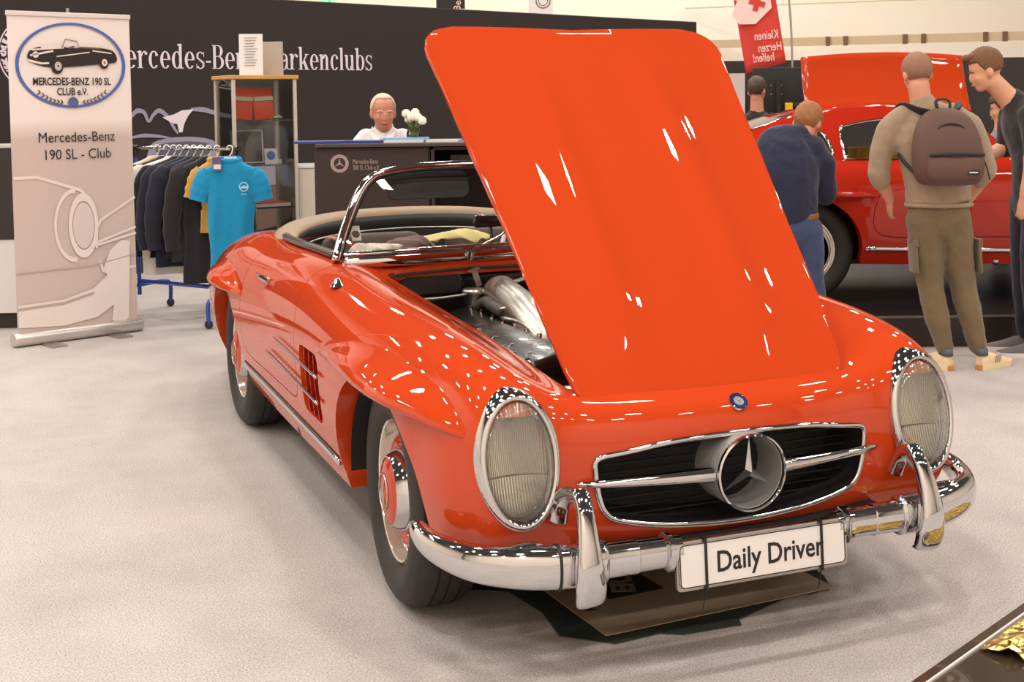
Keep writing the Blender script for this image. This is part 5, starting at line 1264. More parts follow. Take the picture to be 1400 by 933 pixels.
def face_bits(parent, c, F, s=1.0, hair=None, hm=None, rel=None):
    def T(x, y, z): return Vector(c)+F @ Vector((x*s, y*s, z*s))
    for q in (-1, 1):
        bm = bmesh.new(); blob(bm, T(q*.031, .0762, -.010), (.0095*s, .0060*s, .0042*s), 12); bmobj('eye', bm, eyew, parent, smooth=True)
        bm = bmesh.new(); blob(bm, T(q*.031, .0815, -.010), (.0040*s,)*3, 10); bmobj('pupil', bm, eyed, parent, smooth=True)
        bm = bmesh.new(); tube(bm, [T(q*.014, .090, .010), T(q*.032, .087, .015), T(q*.050, .074, .009)], [(.003*s, .004*s)]*3, 8); bmobj('eyebrow', bm, hm or eyed, parent, smooth=True)
    bm = bmesh.new(); tube(bm, [T(-.020, .086, -.067), T(0, .0955, -.065), T(.020, .086, -.067)], [(.003, .003), (.005, .005), (.003, .003)], 8); bmobj('lips', bm, lipm, parent, smooth=True)
def hair_cap(parent, c, F, m, s=1.0, top=.012, low=-.055, front=.045, crown=1.0, rough=.004, seed=1, only_back=False):
    rnd = random.Random(seed); V, Fc = [], []; nu, nv = 40, 18
    for i in range(nv+1):
        for j in range(nu):
            a = 2*PI*j/nu; fr_ = math.sin(a)       # +1 = face side
            zlow = low if fr_ < .15 else low+(front-low)*min(1, (fr_-.15)/.45)
            ph0 = PI/2; ph1 = math.asin(max(-.99, min(.99, (zlow-.030)/.092)))
            ph = ph0+(ph1-ph0)*i/nv
            k = 1+(top*(math.sin(max(ph, 0))**1)*crown+.004)/.085+rnd.uniform(-rough, rough)/.085
            if i == nv: k = 1.0
            V.append(Vector(c)+F @ Vector((.0775*s*k*math.cos(ph)*math.cos(a), s*(-.010+.0965*k*math.cos(ph)*math.sin(a)), s*(.030+.0865*k*math.sin(ph)))))
    for i in range(nv):
        for j in range(nu): Fc.append((i*nu+j, i*nu+(j+1) % nu, (i+1)*nu+(j+1) % nu, (i+1)*nu+j))
    return meshobj('hair', V, Fc, m, parent)
def hand(bm, wrist, d, palm_n, side, s=1.0, curl=.5):
    """hand from the wrist along d; palm_n = palm normal; side = +1/-1 thumb side"""
    d = Vector(d).normalized(); pn = Vector(palm_n); pn = (pn-d*pn.dot(d)).normalized(); w_ = d.cross(pn)*side
    W0 = Vector(wrist)
    limb(bm, [W0-d*.02, W0+d*.03*s, W0+d*.075*s], [(.024*s, .018*s), (.036*s, .016*s), (.038*s, .013*s)], 14, up=pn)
    for k, L in enumerate((.070, .078, .072, .056)):
        b0 = W0+d*(.080-.004*abs(k-1.2))*s+w_*(.027-.018*k)*s; p1 = b0+d*L*.45*s+pn*(.010*curl); p2 = b0+d*L*.8*s*(1-.25*curl)+pn*(.030*curl); p3 = b0+d*L*s*(1-.5*curl)+pn*(.050*curl)
        limb(bm, [b0, p1, p2, p3], [.0090*s, .0086*s, .0078*s, .0068*s], 10)
    t0 = W0+d*.025*s+w_*.026*s; limb(bm, [t0, t0+d*.028*s+w_*.024*s+pn*.008, t0+d*.060*s+w_*.030*s+pn*.016], [.012*s, .0105*s, .008*s], 10)
def rotm(yaw=0, pitch=0, roll=0): return Matrix.Rotation(yaw, 3, 'Z') @ Matrix.Rotation(pitch, 3, 'X') @ Matrix.Rotation(roll, 3, 'Y')
def shoe(parent, heel, ang, m, solem, size=.29, lift=0, accent=None):
    sh = bpy.data.objects.new('shoe', None); COL.objects.link(sh); sh.parent = parent; sh.location = heel; sh.rotation_euler = (0, 0, ang)
    def outl(k, z, w0=1.0): return None
    L = size; st_ = [(-.030, .026, .0), (0, .036, .0), (.06, .038, .0), (.13, .042, .0), (.19, .050, .0), (.235, .044, .0), (.262, .024, .004)]
    bm = bmesh.new(); rings = []
    for y, hw, z in st_:
        y *= L/.29; rings.append([bm.verts.new(v) for v in ((-hw, y, z), (hw, y, z), (hw*1.08, y, z+.030), (-hw*1.08, y, z+.030))])
    for a, b in zip(rings, rings[1:]):
        for k in range(4): bm.faces.new((a[k], a[(k+1) % 4], b[(k+1) % 4], b[k]))
    bm.faces.new(rings[0]); bm.faces.new(rings[-1][::-1]); so_ = bmobj('sole', bm, solem, sh, angle=50)
    bm = bmesh.new()
    up_ = [(-.028, .022, .020, .085), (0, .034, .022, .100), (.045, .036, .024, .098), (.09, .037, .026, .090), (.14, .041, .026, .070), (.19, .045, .026, .055), (.235, .038, .026, .044), (.258, .018, .028, .036)]
    rings = []
    for y, hw, z0, z1 in up_:
        y *= L/.29; ring = []
        for k in range(14):
            a = PI*k/13; ring.append(bm.verts.new((-hw*math.cos(a)*(1.0 if 0 < k < 13 else 1), y, z0+(z1-z0)*max(0.0, math.sin(a))**.7)))
        rings.append(ring)
    for a, b in zip(rings, rings[1:]):
        for k in range(13): bm.faces.new((a[k], a[k+1], b[k+1], b[k]))
        bm.faces.new((a[13], a[0], b[0], b[13]))
    bm.faces.new(rings[0]); bm.faces.new(rings[-1][::-1]); bmobj('upper', bm, m, sh, angle=60)
    if accent:
        bm = bmesh.new(); box(bm, (0, -.030, .016), (.050, .016, .030), bevel=.004); bmobj('heel_patch', bm, accent, sh)
        for k in range(3):
            for q in (-1, 1):
                bm = bmesh.new(); box(bm, (q*.039, .085+.022*k, .055), (.004, .009, .045), Matrix.Rotation(rad(-25), 3, 'X')); bmobj('stripe', bm, mat('stripe_grey', srgb(160, 150, 135), .6) if 'stripe_grey' not in bpy.data.materials else bpy.data.materials['stripe_grey'], sh)
    bm = bmesh.new(); tube(bm, [(0, .0, .085), (0, .0, .125)], [(.033, .040), (.030, .036)], 16, up=Vector((0, 1, 0))); bmobj('collar', bm, mat('shoe_collar', (.10, .11, .13), .7), sh, smooth=True)
    return sh
def stood(name_label, u, h, z=0.0, rz=0.0, group=None, cat='person'): return hthing('person', name_label, cat, u, h, z, rz, group)

# ---- man with the brown backpack, seen from behind
P = stood('bald man seen from behind in beige sweater and olive cargo trousers', 2.33, 7.16); P.scale = (.94, .94, .945)
fl_s = cloth('beige_sweatshirt', srgb(156, 136, 114)); ol = cloth('olive_twill', srgb(112, 94, 68)); 
bm = bmesh.new()
head_c = Vector((-.112, .02, 1.725)); HF = rotm(rad(6), rad(-14), rad(-3))
head_part(bm, head_c, HF, 1.04)
limb(bm, [(-.085, -.005, 1.50), (-.098, -.005, 1.58), (-.108, .005, 1.66)], [(.075, .065), (.062, .062), (.062, .066)])
for sx_, (el, wr) in ((-1, ((-.335, .03, 1.19), (-.235, .12, .985))), (1, ((.305, .04, 1.19), (.240, .13, .985)))):
    limb(bm, [el, (Vector(el)+Vector(wr))/2+Vector((sx_*.01, 0, 0)), wr], [(.046, .046), (.043, .041), (.030, .027)])
    hand(bm, wr, Vector((-sx_*.10, .45, -1)), Vector((-sx_, .2, 0)), sx_, 1.0, .5)
fused('body', bm, SK, P, .009, 3)
hair_cap(P, head_c, HF, mat('stubble', srgb(150, 112, 92), .8, noise=(60, .2)), 1.045, top=.0005, low=-.045, front=.035, crown=-.2, rough=.0003)
bm = bmesh.new()
limb(bm, [(.010, -.01, .98), (.0, -.015, 1.08), (-.025, -.02, 1.22), (-.05, -.025, 1.36), (-.065, -.02, 1.47), (-.085, -.01, 1.545)], [(.190, .125), (.185, .125), (.195, .130), (.215, .130), (.170, .105), (.080, .075)])
limb(bm, [(-.20, -.01, 1.475), (-.275, 0, 1.40), (-.315, .01, 1.28), (-.330, .03, 1.17)], [.072, .076, .066, .062])
limb(bm, [(.08, -.01, 1.475), (.175, 0, 1.42), (.255, .01, 1.29), (.300, .035, 1.17)], [.075, .078, .068, .064])
limb(bm, [(-.330, .03, 1.16), (-.305, .055, 1.10)], [.063, .052]); limb(bm, [(.300, .035, 1.16), (.280, .06, 1.10)], [.064, .053])
fused('sweatshirt', bm, fl_s, P, .012, 4, disp=.022)
bm = bmesh.new(); tube(bm, [(.012+.188*math.cos(a), -.01+.128*math.sin(a), .965) for a in [2*PI*k/40 for k in range(40)]], .012, 8, closed=True); bmobj('waistband', bm, fl_s, P, smooth=True)
bm = bmesh.new()
limb(bm, [(.010, -.01, 1.0), (.012, -.012, .93), (.012, -.01, .86)], [(.170, .110), (.178, .120), (.168, .115)])
limb(bm, [(-.075, -.01, .88), (-.050, .0, .68), (-.022, .01, .48), (.010, -.01, .30), (.048, -.02, .13)], [(.105, .110), (.090, .095), (.074, .078), (.070, .074), (.050, .055)])
limb(bm, [(.095, -.01, .88), (.130, .0, .68), (.165, .01, .48), (.205, -.01, .30), (.245, -.02, .13)], [(.105, .110), (.090, .095), (.074, .078), (.070, .074), (.050, .055)])
fused('trousers', bm, ol, P, .012, 3, disp=.020)
for x0, x1, sx_ in ((-.145, -.120, -1), (.225, .238, 1)):
    bm = bmesh.new(); box(bm, (x0+.012, -.005, .66), (.020, .15, .19), Matrix.Rotation(rad(-4*1), 3, 'Y'), bevel=.008); box(bm, (x0+.010-sx_*0, -.005, .745), (.026, .155, .045), Matrix.Rotation(rad(-4), 3, 'Y'), bevel=.006); bmobj('cargo_pocket', bm, ol, P, angle=50)
tan_sole = mat('gum_sole', srgb(196, 140, 70), .6); crm = cloth('cream_sneaker', srgb(222, 200, 164)); crsole = mat('cream_sole', srgb(236, 214, 170), .6)
for x, an in ((.055, 28), (.262, -52)):
    sh = shoe(P, (x, -.045, 0), rad(an), crm, crsole, .30, accent=tan_sole)
    bm = bmesh.new(); tube(bm, [(x-.002, -.02, .09), (x-.006, -.02, .16)], [(.036, .040)]*2, 14, up=Vector((0, 1, 0))); bmobj('sock', bm, MT['blackmatte'], P, smooth=True)
# backpack
bk = hthing('backpack', 'brown backpack with black straps worn on the back of the bald man', 'backpack', 2.33, 7.16); bk.scale = (1.01, .94, .947)
bpm = mat('brown_nylon', srgb(98, 70, 62), .7, noise=(8, .12), bump=(90, .12, .002)); bstr = mat('black_webbing', srgb(38, 36, 42), .7)
bm = bmesh.new()
rings = []
prof = [(1.085, .100, .04), (1.10, .150, .085), (1.16, .178, .115), (1.25, .182, .120), (1.34, .172, .112), (1.42, .150, .098), (1.48, .115, .075), (1.515, .065, .04), (1.522, .02, .012)]
for p in catmull([(a, b, c) for a, b, c in prof], 4):
    z, hw, dp = p; xc = .005-(z-1.1)*.06; ring = []
    for k in range(40):
        a = 2*PI*k/40; c, s_ = math.cos(a), math.sin(a); ring.append(bm.verts.new((xc+hw*math.copysign(abs(c)**.62, c), -.165-dp*.35+dp*(math.copysign(abs(s_)**.7, s_)), z)))
    rings.append(ring)
for a, b in zip(rings, rings[1:]):
    for k in range(40): bm.faces.new((a[k], a[(k+1) % 40], b[(k+1) % 40], b[k]))
bm.faces.new(rings[0]); bm.faces.new(rings[-1]); bmobj('main_bag', bm, bpm, bk, angle=60)
bm = bmesh.new(); rings = []
for p in catmull([(1.115, .110, .02), (1.13, .140, .055), (1.18, .152, .070), (1.235, .148, .062), (1.265, .140, .035), (1.272, .12, .01)], 4):
    z, hw, dp = p; ring = []
    for k in range(32):
        a = 2*PI*k/32; c, s_ = math.cos(a), math.sin(a); ring.append(bm.verts.new((.008+hw*math.copysign(abs(c)**.55, c), -.290+dp*math.copysign(abs(s_)**.8, s_), z)))
    rings.append(ring)
for a, b in zip(rings, rings[1:]):
    for k in range(32): bm.faces.new((a[k], a[(k+1) % 32], b[(k+1) % 32], b[k]))
bm.faces.new(rings[0]); bm.faces.new(rings[-1]); bmobj('front_pocket', bm, bpm, bk, angle=60)
bm = bmesh.new(); tube(bm, catmull([(-.150, -.262, 1.15), (-.148, -.275, 1.25), (-.125, -.288, 1.35), (-.075, -.292, 1.415), (-.01, -.296, 1.435), (.05, -.292, 1.412), (.105, -.285, 1.35), (.140, -.270, 1.25), (.150, -.258, 1.15)], 6), .007, 8); bmobj('zip', bm, bstr, bk, smooth=True)
bm = bmesh.new(); tube(bm, catmull([(-.135, -.330, 1.262), (0, -.352, 1.268), (.150, -.330, 1.262)], 6), .009, 8); bmobj('pocket_zip', bm, bstr, bk, smooth=True)
bm = bmesh.new(); tube(bm, catmull([(-.05, -.175, 1.515), (-.055, -.165, 1.56), (-.02, -.16, 1.575), (.015, -.165, 1.56), (.015, -.175, 1.515)], 5), [(.006, .011)]*21, 8); bmobj('grab_handle', bm, bstr, bk, smooth=True)
for sx_, pts in ((-1, [(-.06, -.16, 1.49), (-.125, -.125, 1.505), (-.175, -.03, 1.530), (-.190, .05, 1.50), (-.19, .105, 1.40)]), (1, [(.03, -.16, 1.49), (.070, -.125, 1.510), (.090, -.03, 1.532), (.095, .05, 1.50), (.10, .105, 1.40)])):
    q = catmull(pts, 5); bm = bmesh.new(); tube(bm, q, [(.036, .010)]*len(q), 12, up=Vector((0, .6, .8))); bmobj('shoulder_strap', bm, bstr, bk, smooth=True)
bm = bmesh.new(); tube(bm, catmull([(-.150, -.18, 1.14), (-.195, -.12, 1.20), (-.225, -.05, 1.26)], 5), [(.004, .012)]*11, 8); bmobj('lower_strap', bm, bstr, bk, smooth=True)
bm = bmesh.new(); tube(bm, catmull([(.165, -.25, 1.25), (.185, -.26, 1.19), (.205, -.25, 1.12)], 4), .004, 6); bmobj('zip_pull', bm, bstr, bk)
bm = bmesh.new(); box(bm, (.085, -.356, 1.165), (.062, .004, .026)); lb2 = bmobj('name_patch', bm, bstr, bk)
bm = bmesh.new(); box(bm, (.085, -.359, 1.166), (.044, .002, .007)); bmobj('patch_print', bm, MT['platewhite'], lb2)

# ---- young man at the right edge, bending to look into the coupe
P = stood('young man with short brown hair and black T-shirt leaning in from the right edge', 2.95, 7.52); P.scale = (.97, .97, .97)
hc = Vector((-.235, .0, 1.700)); HF = rotm(rad(82), rad(-16), 0)
bm = bmesh.new(); head_part(bm, hc, HF, 1.02)
limb(bm, [(-.060, .01, 1.50), (-.120, .01, 1.565), (-.195, .005, 1.640)], [(.072, .066), (.062, .060), (.058, .062)])
limb(bm, [(-.02, -.16, 1.20), (-.03, -.18, 1.12), (-.06, -.17, .97)], [.046, .043, .030]); hand(bm, (-.06, -.17, .96), (-.1, .1, -1), (0, 1, 0), 1)
limb(bm, [(-.04, .18, 1.24), (-.18, .22, 1.16), (-.33, .22, 1.10)], [.046, .042, .030]); hand(bm, (-.33, .22, 1.10), (-1, 0, -.3), (0, 0, -1), 1)
fused('body', bm, SK2, P, .009, 3); hb = mat('brown_hair', srgb(118, 78, 48), .6, noise=(50, .35), bump=(120, .6, .01))
hair_cap(P, hc, HF, hb, 1.02, top=.018, low=-.020, front=.062, rough=.002, seed=5)
bm = bmesh.new(); HT = lambda x, y, z: hc+HF @ Vector((x, y, z)); limb(bm, [HT(-.035, .055, .100), HT(.0, .088, .098), HT(.035, .070, .100)], [.020, .026, .020]); bmobj('fringe', bm, hb, P, smooth=True); face_bits(P, hc, HF, 1.02, hm=hb)
bm = bmesh.new(); limb(bm, [(.06, 0, .97), (.055, 0, 1.10), (.04, 0, 1.25), (.0, 0, 1.38), (-.03, 0, 1.46), (-.065, .005, 1.52)], [(.110, .165), (.112, .160), (.120, .175), (.125, .190), (.10, .16), (.078, .072)], up=Vector((0, 1, 0)))
limb(bm, [(-.02, -.15, 1.43), (-.02, -.195, 1.34), (-.015, -.185, 1.21)], [.075, .070, .058]); limb(bm, [(-.02, .15, 1.43), (-.02, .195, 1.34), (-.03, .19, 1.23)], [.075, .070, .058])
fused('t_shirt', bm, cloth('black_tshirt', srgb(34, 30, 32)), P, .012, 4, disp=.018)
bm = bmesh.new(); limb(bm, [(.06, 0, 1.0), (.06, 0, .88)], [(.105, .165), (.11, .165)])
limb(bm, [(.06, -.09, .90), (.03, -.10, .48), (.05, -.10, .12)], [.105, .075, .058]); limb(bm, [(.06, .09, .90), (.05, .10, .48), (.07, .10, .12)], [.105, .075, .058]); fused('trousers', bm, cloth('dark_navy_denim', srgb(28, 30, 44)), P, .014, 3, disp=.015)
gsh = cloth('grey_mesh', srgb(104, 98, 98))
for y in (-.10, .10): shoe(P, (.09, y, 0), rad(82), gsh, MT['platewhite'], .30)

# ---- man in a navy jacket bending towards the coupe window
P = stood('ginger-haired man in navy jacket and jeans bending towards the coupe', 1.70, 7.58); P.scale = (.93, .93, .93)
hc = Vector((.045, .12, 1.455)); HF = rotm(rad(-28), rad(-38), rad(4))
bm = bmesh.new(); head_part(bm, hc, HF, 1.08); limb(bm, [(-.03, .04, 1.31), (.0, .07, 1.36), (.03, .10, 1.41)], [(.075, .068), (.066, .064), (.062, .064)])
hand(bm, (.13, .30, 1.06), (.2, 1, .3), (0, 0, -1), 1); limb(bm, [(.15, .22, 1.03), (.13, .31, 1.06)], [.034, .030])
fused('body', bm, SK3, P, .009, 3); gh = mat('ginger_hair', srgb(160, 106, 62), .6, noise=(50, .3), bump=(120, .6, .01)); hair_cap(P, hc, HF, gh, 1.08, top=.012, low=-.062, front=.045, seed=8); face_bits(P, hc, HF, 1.08, hm=gh)
jk = cloth('navy_jacket', srgb(30, 34, 62))
bm = bmesh.new(); limb(bm, [(-.085, -.05, .87), (-.095, -.05, .98), (-.115, -.03, 1.12), (-.120, .0, 1.24), (-.085, .03, 1.33), (-.03, .06, 1.385)], [(.155, .125), (.168, .135), (.205, .145), (.220, .130), (.175, .105), (.080, .075)])
limb(bm, [(.06, .03, 1.30), (.115, .04, 1.20), (.145, .06, 1.06), (.150, .10, 1.0)], [.080, .082, .070, .062]); limb(bm, [(.150, .09, 1.0), (.150, .22, 1.03)], [.062, .048])
limb(bm, [(-.29, .03, 1.25), (-.32, .10, 1.12), (-.25, .22, 1.04)], [.075, .068, .055])
fused('jacket', bm, jk, P, .012, 4, disp=.030)
bm = bmesh.new(); tube(bm, [(-.035+.075*math.cos(a), .055+.070*math.sin(a), 1.385+.02*math.sin(a)) for a in [2*PI*k/28 for k in range(28)]], [(.010, .022)]*28, 8, closed=True); bmobj('collar', bm, jk, P, smooth=True)
bm = bmesh.new(); tube(bm, [(-.075+.148*math.cos(a), -.05+.118*math.sin(a), .885) for a in [2*PI*k/36 for k in range(36)]], [(.006, .022)]*36, 8, closed=True); bmobj('belt', bm, mat('tan_belt', srgb(150, 100, 52), .5), P, smooth=True)
jn = cloth('blue_denim', srgb(60, 74, 112)); bm = bmesh.new(); limb(bm, [(-.075, -.05, .90), (-.070, -.05, .80)], [(.145, .120), (.150, .125)])
limb(bm, [(-.14, -.05, .80), (-.10, -.02, .46), (-.06, -.03, .12)], [(.100, .105), (.078, .085), (.062, .065)]); limb(bm, [(.005, -.05, .80), (.045, -.02, .46), (.085, -.03, .12)], [(.100, .105), (.078, .085), (.062, .065)]); fused('jeans', bm, jn, P, .013, 3, disp=.018)
for x in (-.06, .085): shoe(P, (x, -.05, 0), rad(-15), gsh, MT['ink'], .30)

# ---- elderly man seated behind the counter
P = stood('white-haired elderly man in a white shirt seated behind the black counter', -.865, 8.86)
hc = Vector((.0, -.02, 1.440)); HF = rotm(PI-rad(-14), rad(-4), 0)
bm = bmesh.new(); head_part(bm, hc, HF, 1.06); limb(bm, [(0, .02, 1.25), (0, .01, 1.31), (0, 0, 1.37)], [(.070, .065), (.060, .060), (.060, .062)]); limb(bm, [(-.16, -.06, .97), (-.07, -.14, .90)], [.040, .030]); hand(bm, (-.07, -.14, .90), (.8, -.3, -.3), (0, 0, -1), 1); limb(bm, [(.16, -.06, .97), (.07, -.14, .90)], [.040, .030]); hand(bm, (.07, -.14, .90), (-.8, -.3, -.3), (0, 0, -1), -1); fused('body', bm, SK3, P, .009, 3)
wh = mat('white_hair', srgb(222, 190, 168), .6, noise=(50, .12)); hair_cap(P, hc, HF, wh, 1.06, top=.001, low=-.025, front=.095, rough=.001, seed=3); face_bits(P, hc, HF, 1.06, hm=wh)
bm = bmesh.new(); limb(bm, [(0, .03, .80), (0, .03, 1.0), (0, .03, 1.19), (0, .03, 1.275), (0, .02, 1.335)], [(.16, .13), (.160, .13), (.175, .125), (.135, .10), (.070, .068)])
for q in (-1, 1): limb(bm, [(q*.12, .03, 1.265), (q*.175, .01, 1.19), (q*.185, -.01, 1.06), (q*.16, -.06, .96)], [.066, .066, .058, .050])
fused('shirt', bm, cloth('white_shirt', srgb(226, 220, 224)), P, .012, 4, disp=.018)
for q in (-1, 1):
    bm = bmesh.new(); vs_q = [bm.verts.new(p_) for p_ in [(q*.006, -.095, 1.265), (q*.070, -.055, 1.345), (q*.088, -.050, 1.310), (q*.050, -.110, 1.235)]]; bm.faces.new(vs_q); so_ = bmobj('shirt_collar', bm, cloth('white_collar%d' % (q+1), srgb(236, 230, 232)), P); md = so_.modifiers.new('t', 'SOLIDIFY'); md.thickness = .006
bm = bmesh.new(); limb(bm, [(0, .03, .84), (0, .03, .76)], [(.175, .14), (.18, .15)]); [limb(bm, [(q*.09, .0, .78), (q*.11, -.17, .76), (q*.11, -.17, .40), (q*.11, -.12, .34)], [.085, .070, .055, .045]) for q in (-1, 1)]; fused('trousers', bm, cloth('grey_trousers', srgb(70, 68, 72)), P, .016, 3)
stl = hthing('bar_stool', 'dark bar stool under the elderly man behind the counter', 'stool', -.865, 8.89)
bm = bmesh.new(); lathe(bm, [(0, .68), (.18, .68), (.185, .64), (0, .64)], 28); bmobj('seat', bm, MT['blackleather'], stl, angle=40); bm = bmesh.new(); lathe(bm, [(.02, .64), (.02, .03), (.20, .015), (.20, 0), (0, 0)], 28); bmobj('column', bm, MT['chrome'], stl, angle=40)

# ---- people beyond the coupe
def far_person(label, u, h, top, hairm, shirt, skin, yaw, z0=0.0, shoulder=.20, sc2=1.0):
    P = stood(label, u, h, z0); zt = top-.115
    hc = Vector((0, 0, zt)); HF = rotm(yaw, rad(-12), 0); bm = bmesh.new(); head_part(bm, hc, HF, 1.04*sc2); limb(bm, [(0, -.01, zt-.22), (0, 0, zt-.09)], [.066, .060])
    for q in (-1, 1): e = Matrix.Rotation(yaw, 3, 'Z') @ Vector((q*.23, .16, zt-.52)); limb(bm, [Matrix.Rotation(yaw, 3, 'Z') @ Vector((q*.24, .02, zt-.46)), e], [.042, .030]); hand(bm, e, Matrix.Rotation(yaw, 3, 'Z') @ Vector((0, 1, -.2)), (0, 0, -1), q)
    fused('body', bm, skin, P, .010, 3); hair_cap(P, hc, HF, hairm, 1.04*sc2, top=.012, low=-.05, front=.05, seed=11); face_bits(P, hc, HF, 1.04*sc2, hm=hairm)
    Ry = Matrix.Rotation(yaw, 3, 'Z'); bm = bmesh.new(); sd_ = Ry @ Vector((1, 0, 0))
    limb(bm, [(0, 0, zt-.80), (0, 0, zt-.55), (0, -.0, zt-.36), (0, 0, zt-.25), (0, 0, zt-.19)], [(.13, .16), (.13, .17), (.13, .19), (.10, .15), (.07, .07)] if abs(math.sin(yaw)) > .7 else [(.16, .12), (.17, .12), (.19, .125), (.15, .10), (.07, .07)])
    for q in (-1, 1): limb(bm, [Ry @ Vector((q*.15, 0, zt-.27)), Ry @ Vector((q*.225, 0, zt-.36)), Ry @ Vector((q*.24, .02, zt-.47))], [.068, .062, .054])
    fused('shirt', bm, shirt, P, .014, 3, disp=.015)
    bm = bmesh.new(); [limb(bm, [Ry @ Vector((q*.09, 0, zt-.78)), Ry @ Vector((q*.10, 0, (zt-.78)*.55)), Ry @ Vector((q*.10, 0, .08))], [.095, .075, .055]) for q in (-1, 1)]; fused('trousers', bm, cloth('dark_trousers', srgb(40, 40, 48)) if 'dark_trousers' not in bpy.data.materials else bpy.data.materials['dark_trousers'], P, .016, 3)
    for q in (-1, 1): shoe(P, Ry @ Vector((q*.10, -.05, 0)), yaw, MT['ink'], MT['ink'], .28)
    return P
dh = mat('dark_brown_hair', srgb(74, 56, 44), .6, noise=(50, .3))
far_person('dark-haired man in a black T-shirt standing in front of the monitor', 2.29, 12.2, 1.69, dh, cloth('black_cotton', srgb(24, 24, 27)), SK3, rad(-35))
far_person('person in a green sweater half hidden behind the monitor', 2.96, 13.75, 1.50, dh, cloth('green_sweater', srgb(24, 66, 46)), SK2, rad(160))
far_person('person in a grey top hidden behind the young man at the right edge', 3.98, 10.6, 1.52, dh, cloth('grey_top', srgb(132, 126, 130)), SK2, rad(70))
# ================================================================= RED COUPE ON THE BLACK STAGE
PZ = .19
stg = struct(bmobj('floor_stage', (lambda b_: (box(b_, (0, 0, PZ/2), (9.0, 4.6, PZ)), b_)[1])(bmesh.new()), mat('black_stage', srgb(40, 33, 33), .30, noise=(3, .3))))
q = hall(6.40, 10.08); stg.location = (q.x, q.y, 0); stg.rotation_euler = (0, 0, RZ)
bm = bmesh.new(); box(bm, (0, -2.301, PZ-.006), (9.0, .004, .014)); t_ = struct(bmobj('trim_stage', bm, mat('stage_edge', srgb(120, 110, 108), .4, .5))); t_.location = stg.location; t_.rotation_euler = (0, 0, RZ)
COUPE_WINDOWS = [('door_glass', [(1.20, .885), (1.17, .93), (1.36, 1.135), (1.46, 1.165), (1.80, 1.17), (2.04, 1.135), (2.10, 1.10), (2.095, .925), (2.06, .885)]),
                 ('quarter_glass', [(2.20, .90), (2.22, 1.09), (2.34, 1.06), (2.60, .955), (2.62, .90)])]
def roof_pt(y, t):
    """t in 0..1 from the centre line to the body side"""
    ys = [.88, 1.02, 1.25, 1.5, 1.8, 2.1, 2.4, 2.75, 3.1, 3.35]; zt = [.915, 1.02, 1.19, 1.265, 1.285, 1.265, 1.21, 1.09, .94, .80]; wt = [.60, .56, .50, .475, .475, .465, .44, .40, .36, .33]
    Z = float(np.interp(y, ys, zt)); W_ = float(np.interp(y, ys, wt))
    B = np.interp(y, [.88, 1.4, 2.1, 2.6, 3.35], [.70, .705, .695, .64, .52]); zb = hit_top(float(B), y)[0].z-.004
    a = t*PI/2
    if t < .5: x = W_*math.sin(t*PI)**.9; z = Z-.035*(t*2)**2
    else:
        k = (t-.5)*2; x = W_+(B-W_)*(k**1.2); z = (Z-.035)+(zb-(Z-.035))*(k**1.05) - .0
        x += .03*math.sin(k*PI); 
    return x, z
